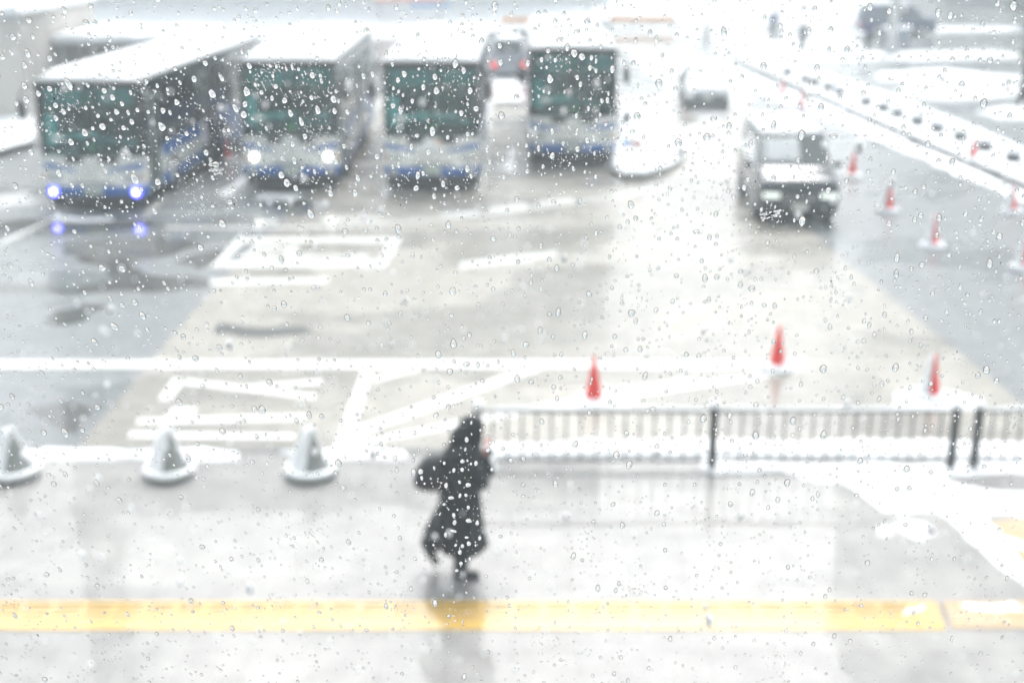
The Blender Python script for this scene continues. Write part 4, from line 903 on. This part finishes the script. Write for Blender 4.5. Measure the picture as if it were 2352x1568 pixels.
for (lst, ox, oy, sc) in (
    ([(470, 560, 22, 2.0), (762, 648, 18), (707, 603, 17), (1090, 843, 24), (1655, 605, 25), (1190, 680, 18), (485, 945, 20), (1063, 1210, 22), (343, 388, 18), (768, 475, 15), (435, 742, 17), (383, 700, 18),
      (833, 1035, 16, 1.5), (987, 540, 16), (595, 565, 12, 1.6), (343, 590, 18), (1305, 525, 18), (585, 155, 20), (205, 135, 20), (175, 570, 18), (185, 660, 20), (403, 1150, 20), (1385, 1015, 18), (835, 850, 17),
      (713, 1138, 13, 1.5), (665, 770, 15), (890, 810, 17), (1125, 920, 15), (303, 460, 15), (517, 438, 13), (1380, 420, 18), (825, 690, 15), (737, 1055, 12, 1.5), (385, 785, 17), (560, 1235, 14), (113, 1238, 20)], 0, 0, 2.852),
    ([(252, 670, 28), (732, 550, 20), (1630, 562, 20), (1545, 637, 17), (1405, 540, 20), (1840, 515, 20), (1888, 663, 22), (888, 725, 22), (530, 735, 20), (572, 828, 20), (577, 870, 20), (1612, 960, 25), (678, 997, 18),
      (588, 1053, 20), (505, 1280, 25), (545, 1337, 25), (610, 1375, 20), (1823, 828, 20), (1780, 465, 25), (2118, 845, 25), (2110, 455, 20), (2105, 333, 20), (850, 55, 18), (1130, 225, 22), (915, 75, 15), (1505, 257, 18),
      (1868, 1235, 22), (1690, 1345, 18, 1.5), (1793, 1375, 20), (270, 480, 20), (240, 760, 20), (465, 632, 17), (798, 590, 13, 1.8), (360, 675, 17), (585, 490, 12, 2.0), (1360, 585, 18), (1107, 557, 17), (895, 812, 18), (1932, 795, 20)], 500, 0, 3.136),
    ([(825, 415, 24), (592, 578, 26, 1.2), (1050, 505, 20, 1.4), (665, 292, 28, .8), (790, 232, 25, .9), (608, 1140, 20), (793, 1090, 20), (235, 845, 22), (608, 960, 17), (1185, 1498, 25), (1790, 868, 20), (1020, 683, 10, 1.9),
      (1013, 733, 15, 1.6), (1000, 910, 14), (785, 845, 17), (935, 878, 16), (885, 495, 18), (632, 440, 16), (530, 435, 15), (1085, 633, 14), (420, 1065, 16), (430, 990, 14), (508, 1085, 13, 2.0), (918, 1122, 12, 1.4), (1400, 1230, 16, 1.3), (350, 1458, 17)], 1100, 0, 3.137),
    ([(840, 655, 22), (918, 830, 24, .7), (1640, 990, 20, 1.3), (490, 403, 20), (185, 722, 20, .8), (1000, 303, 18), (817, 415, 18), (1140, 43, 18), (1345, 775, 16), (885, 1160, 18), (1415, 1168, 16), (1820, 1335, 15, 1.4), (1930, 1440, 18), (80, 1413, 20, .8), (735, 50, 13, 1.4), (1100, 568, 17), (795, 840, 16), (1555, 75, 16, 1.6), (1630, 90, 16, 1.4)], 1600, 0, 2.614),
    ([(595, 760, 24, .8), (585, 440, 18), (440, 760, 16, 1.6), (475, 852, 26, .5), (495, 655, 14, 1.5), (580, 830, 16), (600, 1010, 24, .8), (660, 1025, 17), (500, 1022, 18), (490, 1085, 32, .35), (600, 1170, 18), (537, 1230, 17), (510, 1025, 13), (538, 832, 14, 1.6), (555, 592, 20, .9), (735, 512, 18), (1040, 35, 20, .9), (985, 575, 18), (985, 838, 18, .8), (1115, 312, 18), (555, 1187, 16), (585, 1128, 17, .7), (615, 265, 9, 2.4), (618, 320, 9, 2), (655, 215, 14), (515, 1360, 17, .8), (545, 1310, 16), (427, 605, 13), (425, 475, 14), (535, 738, 14), (550, 565, 16)], 900, 880, 3.015)):
    for q in lst:
        fx, fy = ox+q[0]/sc, oy+q[1]/sc; spots.append((fx, fy, q[2]/sc, tilt(fx), q[3] if len(q) > 3 else rd.uniform(1.05, 1.35)))
kept = []
for q in sorted(spots, key=lambda q: -q[2]):
    if all((q[0]-k[0])**2+(q[1]-k[1])**2 > ((q[2]+k[2])*1.15)**2 for k in kept): kept.append(q)
spots = kept
dark = [(70, 180, 560, 500), (545, 150, 800, 430), (880, 150, 1140, 440), (1230, 130, 1450, 380), (1750, 280, 1970, 520), (1000, 950, 1150, 1350), (2150, 500, 2400, 950)]
def near_spot(fx, fy, r): return any(abs(s[0]-fx) < (s[2]+r)*1.1 and abs(s[1]-fy) < (s[2]+r)*1.3 for s in spots)
tries = 0
while len(spots) < 7400 and tries < 90000:
    tries += 1
    fx, fy = rd.uniform(-120, 2520), rd.uniform(-80, 1680)
    in_dark = any(a <= fx <= c and b_ <= fy <= d for a, b_, c, d in dark)
    r = min(8.5, max(1.5, rd.lognormvariate(1.02, .46)))
    if fy > 1150: r *= .8
    if not in_dark and fy < 900 and fx < 900 and rd.random() < .15: continue
    if near_spot(fx, fy, r): continue
    spots.append((fx, fy, r, tilt(fx)*rd.uniform(.6, 1.2), rd.choice((rd.uniform(1, 1.35), rd.uniform(1, 1.25), rd.uniform(1.2, 1.8)))))
spots.sort(key=lambda s: -s[2]*s[2]*s[4]*(1 if -2 < s[0] < 2402 and -2 < s[1] < 1602 else .0))
for fx, fy, r, an, el in spots[:300]:
    b = new(); drop(b, Vector((0, 0, 0)), r*MMPX, an, el, 20, 6, ca=rd.uniform(.45, .6), tip=rd.choice((0, 0, .15, .3)))
    o = obj('water_drop', b, M['water'], smooth=True, keep=True); o.location = on_pane(fx, fy)
    tag(o, LAB, 'water drop', 'water drops on the window pane')
b = new()
for fx, fy, r, an, el in spots[300:]: drop(b, on_pane(fx, fy), r*MMPX, an, el, 12, 4, ca=rd.uniform(.4, .6), tip=rd.choice((0, 0, .2)))
# fine spatter in oblique trails, thickest on the left
for k in range(260):
    if k < 150: a = rd.choice(dark[:4]+dark[:2]); cx, cy = rd.uniform(a[0], a[2]), rd.uniform(a[1], a[3])
    elif k < 190: a = rd.choice(dark[4:]); cx, cy = rd.uniform(a[0], a[2]), rd.uniform(a[1], a[3])
    else: cx, cy = rd.uniform(0, 2400), rd.uniform(0, 1600)
    for j in range(rd.randint(6, 26)):
        fx, fy = cx+rd.gauss(0, 16), cy+rd.gauss(0, 20)
        if near_spot(fx, fy, 0): continue
        drop(b, on_pane(fx, fy), rd.uniform(.7, 1.7)*MMPX, .5 if fx < 900 else .1, rd.uniform(1.1, 2.6), 7, 2, ca=.5)
tag(obj('fine_droplets', b, M['water'], smooth=True, keep=True), kind='stuff')
# half-melted clumps of wet snow stuck to the glass
for (fx, fy, w, h, n, lab) in ((508, 392, 22, 17, 60, 'clump of half-melted snow on the glass in front of the first bus'), (1806, 501, 25, 9, 70, 'flat clump of half-melted snow on the glass over the minivan bumper')):
    c0 = on_pane(fx, fy); b = new()
    for j in range(n):
        q = Vector((rd.gauss(0, .42)*w*MMPX, rd.uniform(0, .0006), rd.gauss(0, .42)*h*MMPX)); 
        q.z += q.x*.3 if fx > 1000 else -q.x*.3
        ball(b, q, (rd.uniform(.0003, .0008), .0003, rd.uniform(.0003, .0008)), 1)
    o = obj('snow_clump', b, M['ice'], smooth=False); o.location = c0; tag(o, lab, 'snow clump')

# ------------------------------------------------------------------ falling snow
b = new(); rf = random.Random(5)
for k in range(2600):
    y = rf.uniform(1.6, 30); hw_ = y*.5
    c = Vector((rf.uniform(-hw_, hw_), y, CH-y*math.tan(TH)+rf.uniform(-.32, .32)*y))
    if c.z < .1: continue
    r = rf.uniform(.003, .008) if y < 7 else rf.choice((rf.uniform(.004, .010), rf.uniform(.009, .017))); ball(b, c, (r, r, r*rf.uniform(1, 1.8)), 1)
tag(obj('falling_snow', b, M['snow'], smooth=True), kind='stuff')
# ------------------------------------------------------------------ the air: falling-snow haze
m = bpy.data.materials.new('haze'); m.use_nodes = True; t = m.node_tree; t.nodes.clear()
o_ = t.nodes.new('ShaderNodeOutputMaterial'); v_ = t.nodes.new('ShaderNodeVolumePrincipled')
v_.inputs['Color'].default_value = (.90, .97, 1, 1); v_.inputs['Density'].default_value = .0031; t.links.new(v_.outputs[0], o_.inputs['Volume'])
b = new(); box(b, -710, 710, -310, 910, -1.2, 78); tag(obj('haze', b, m), kind='stuff')
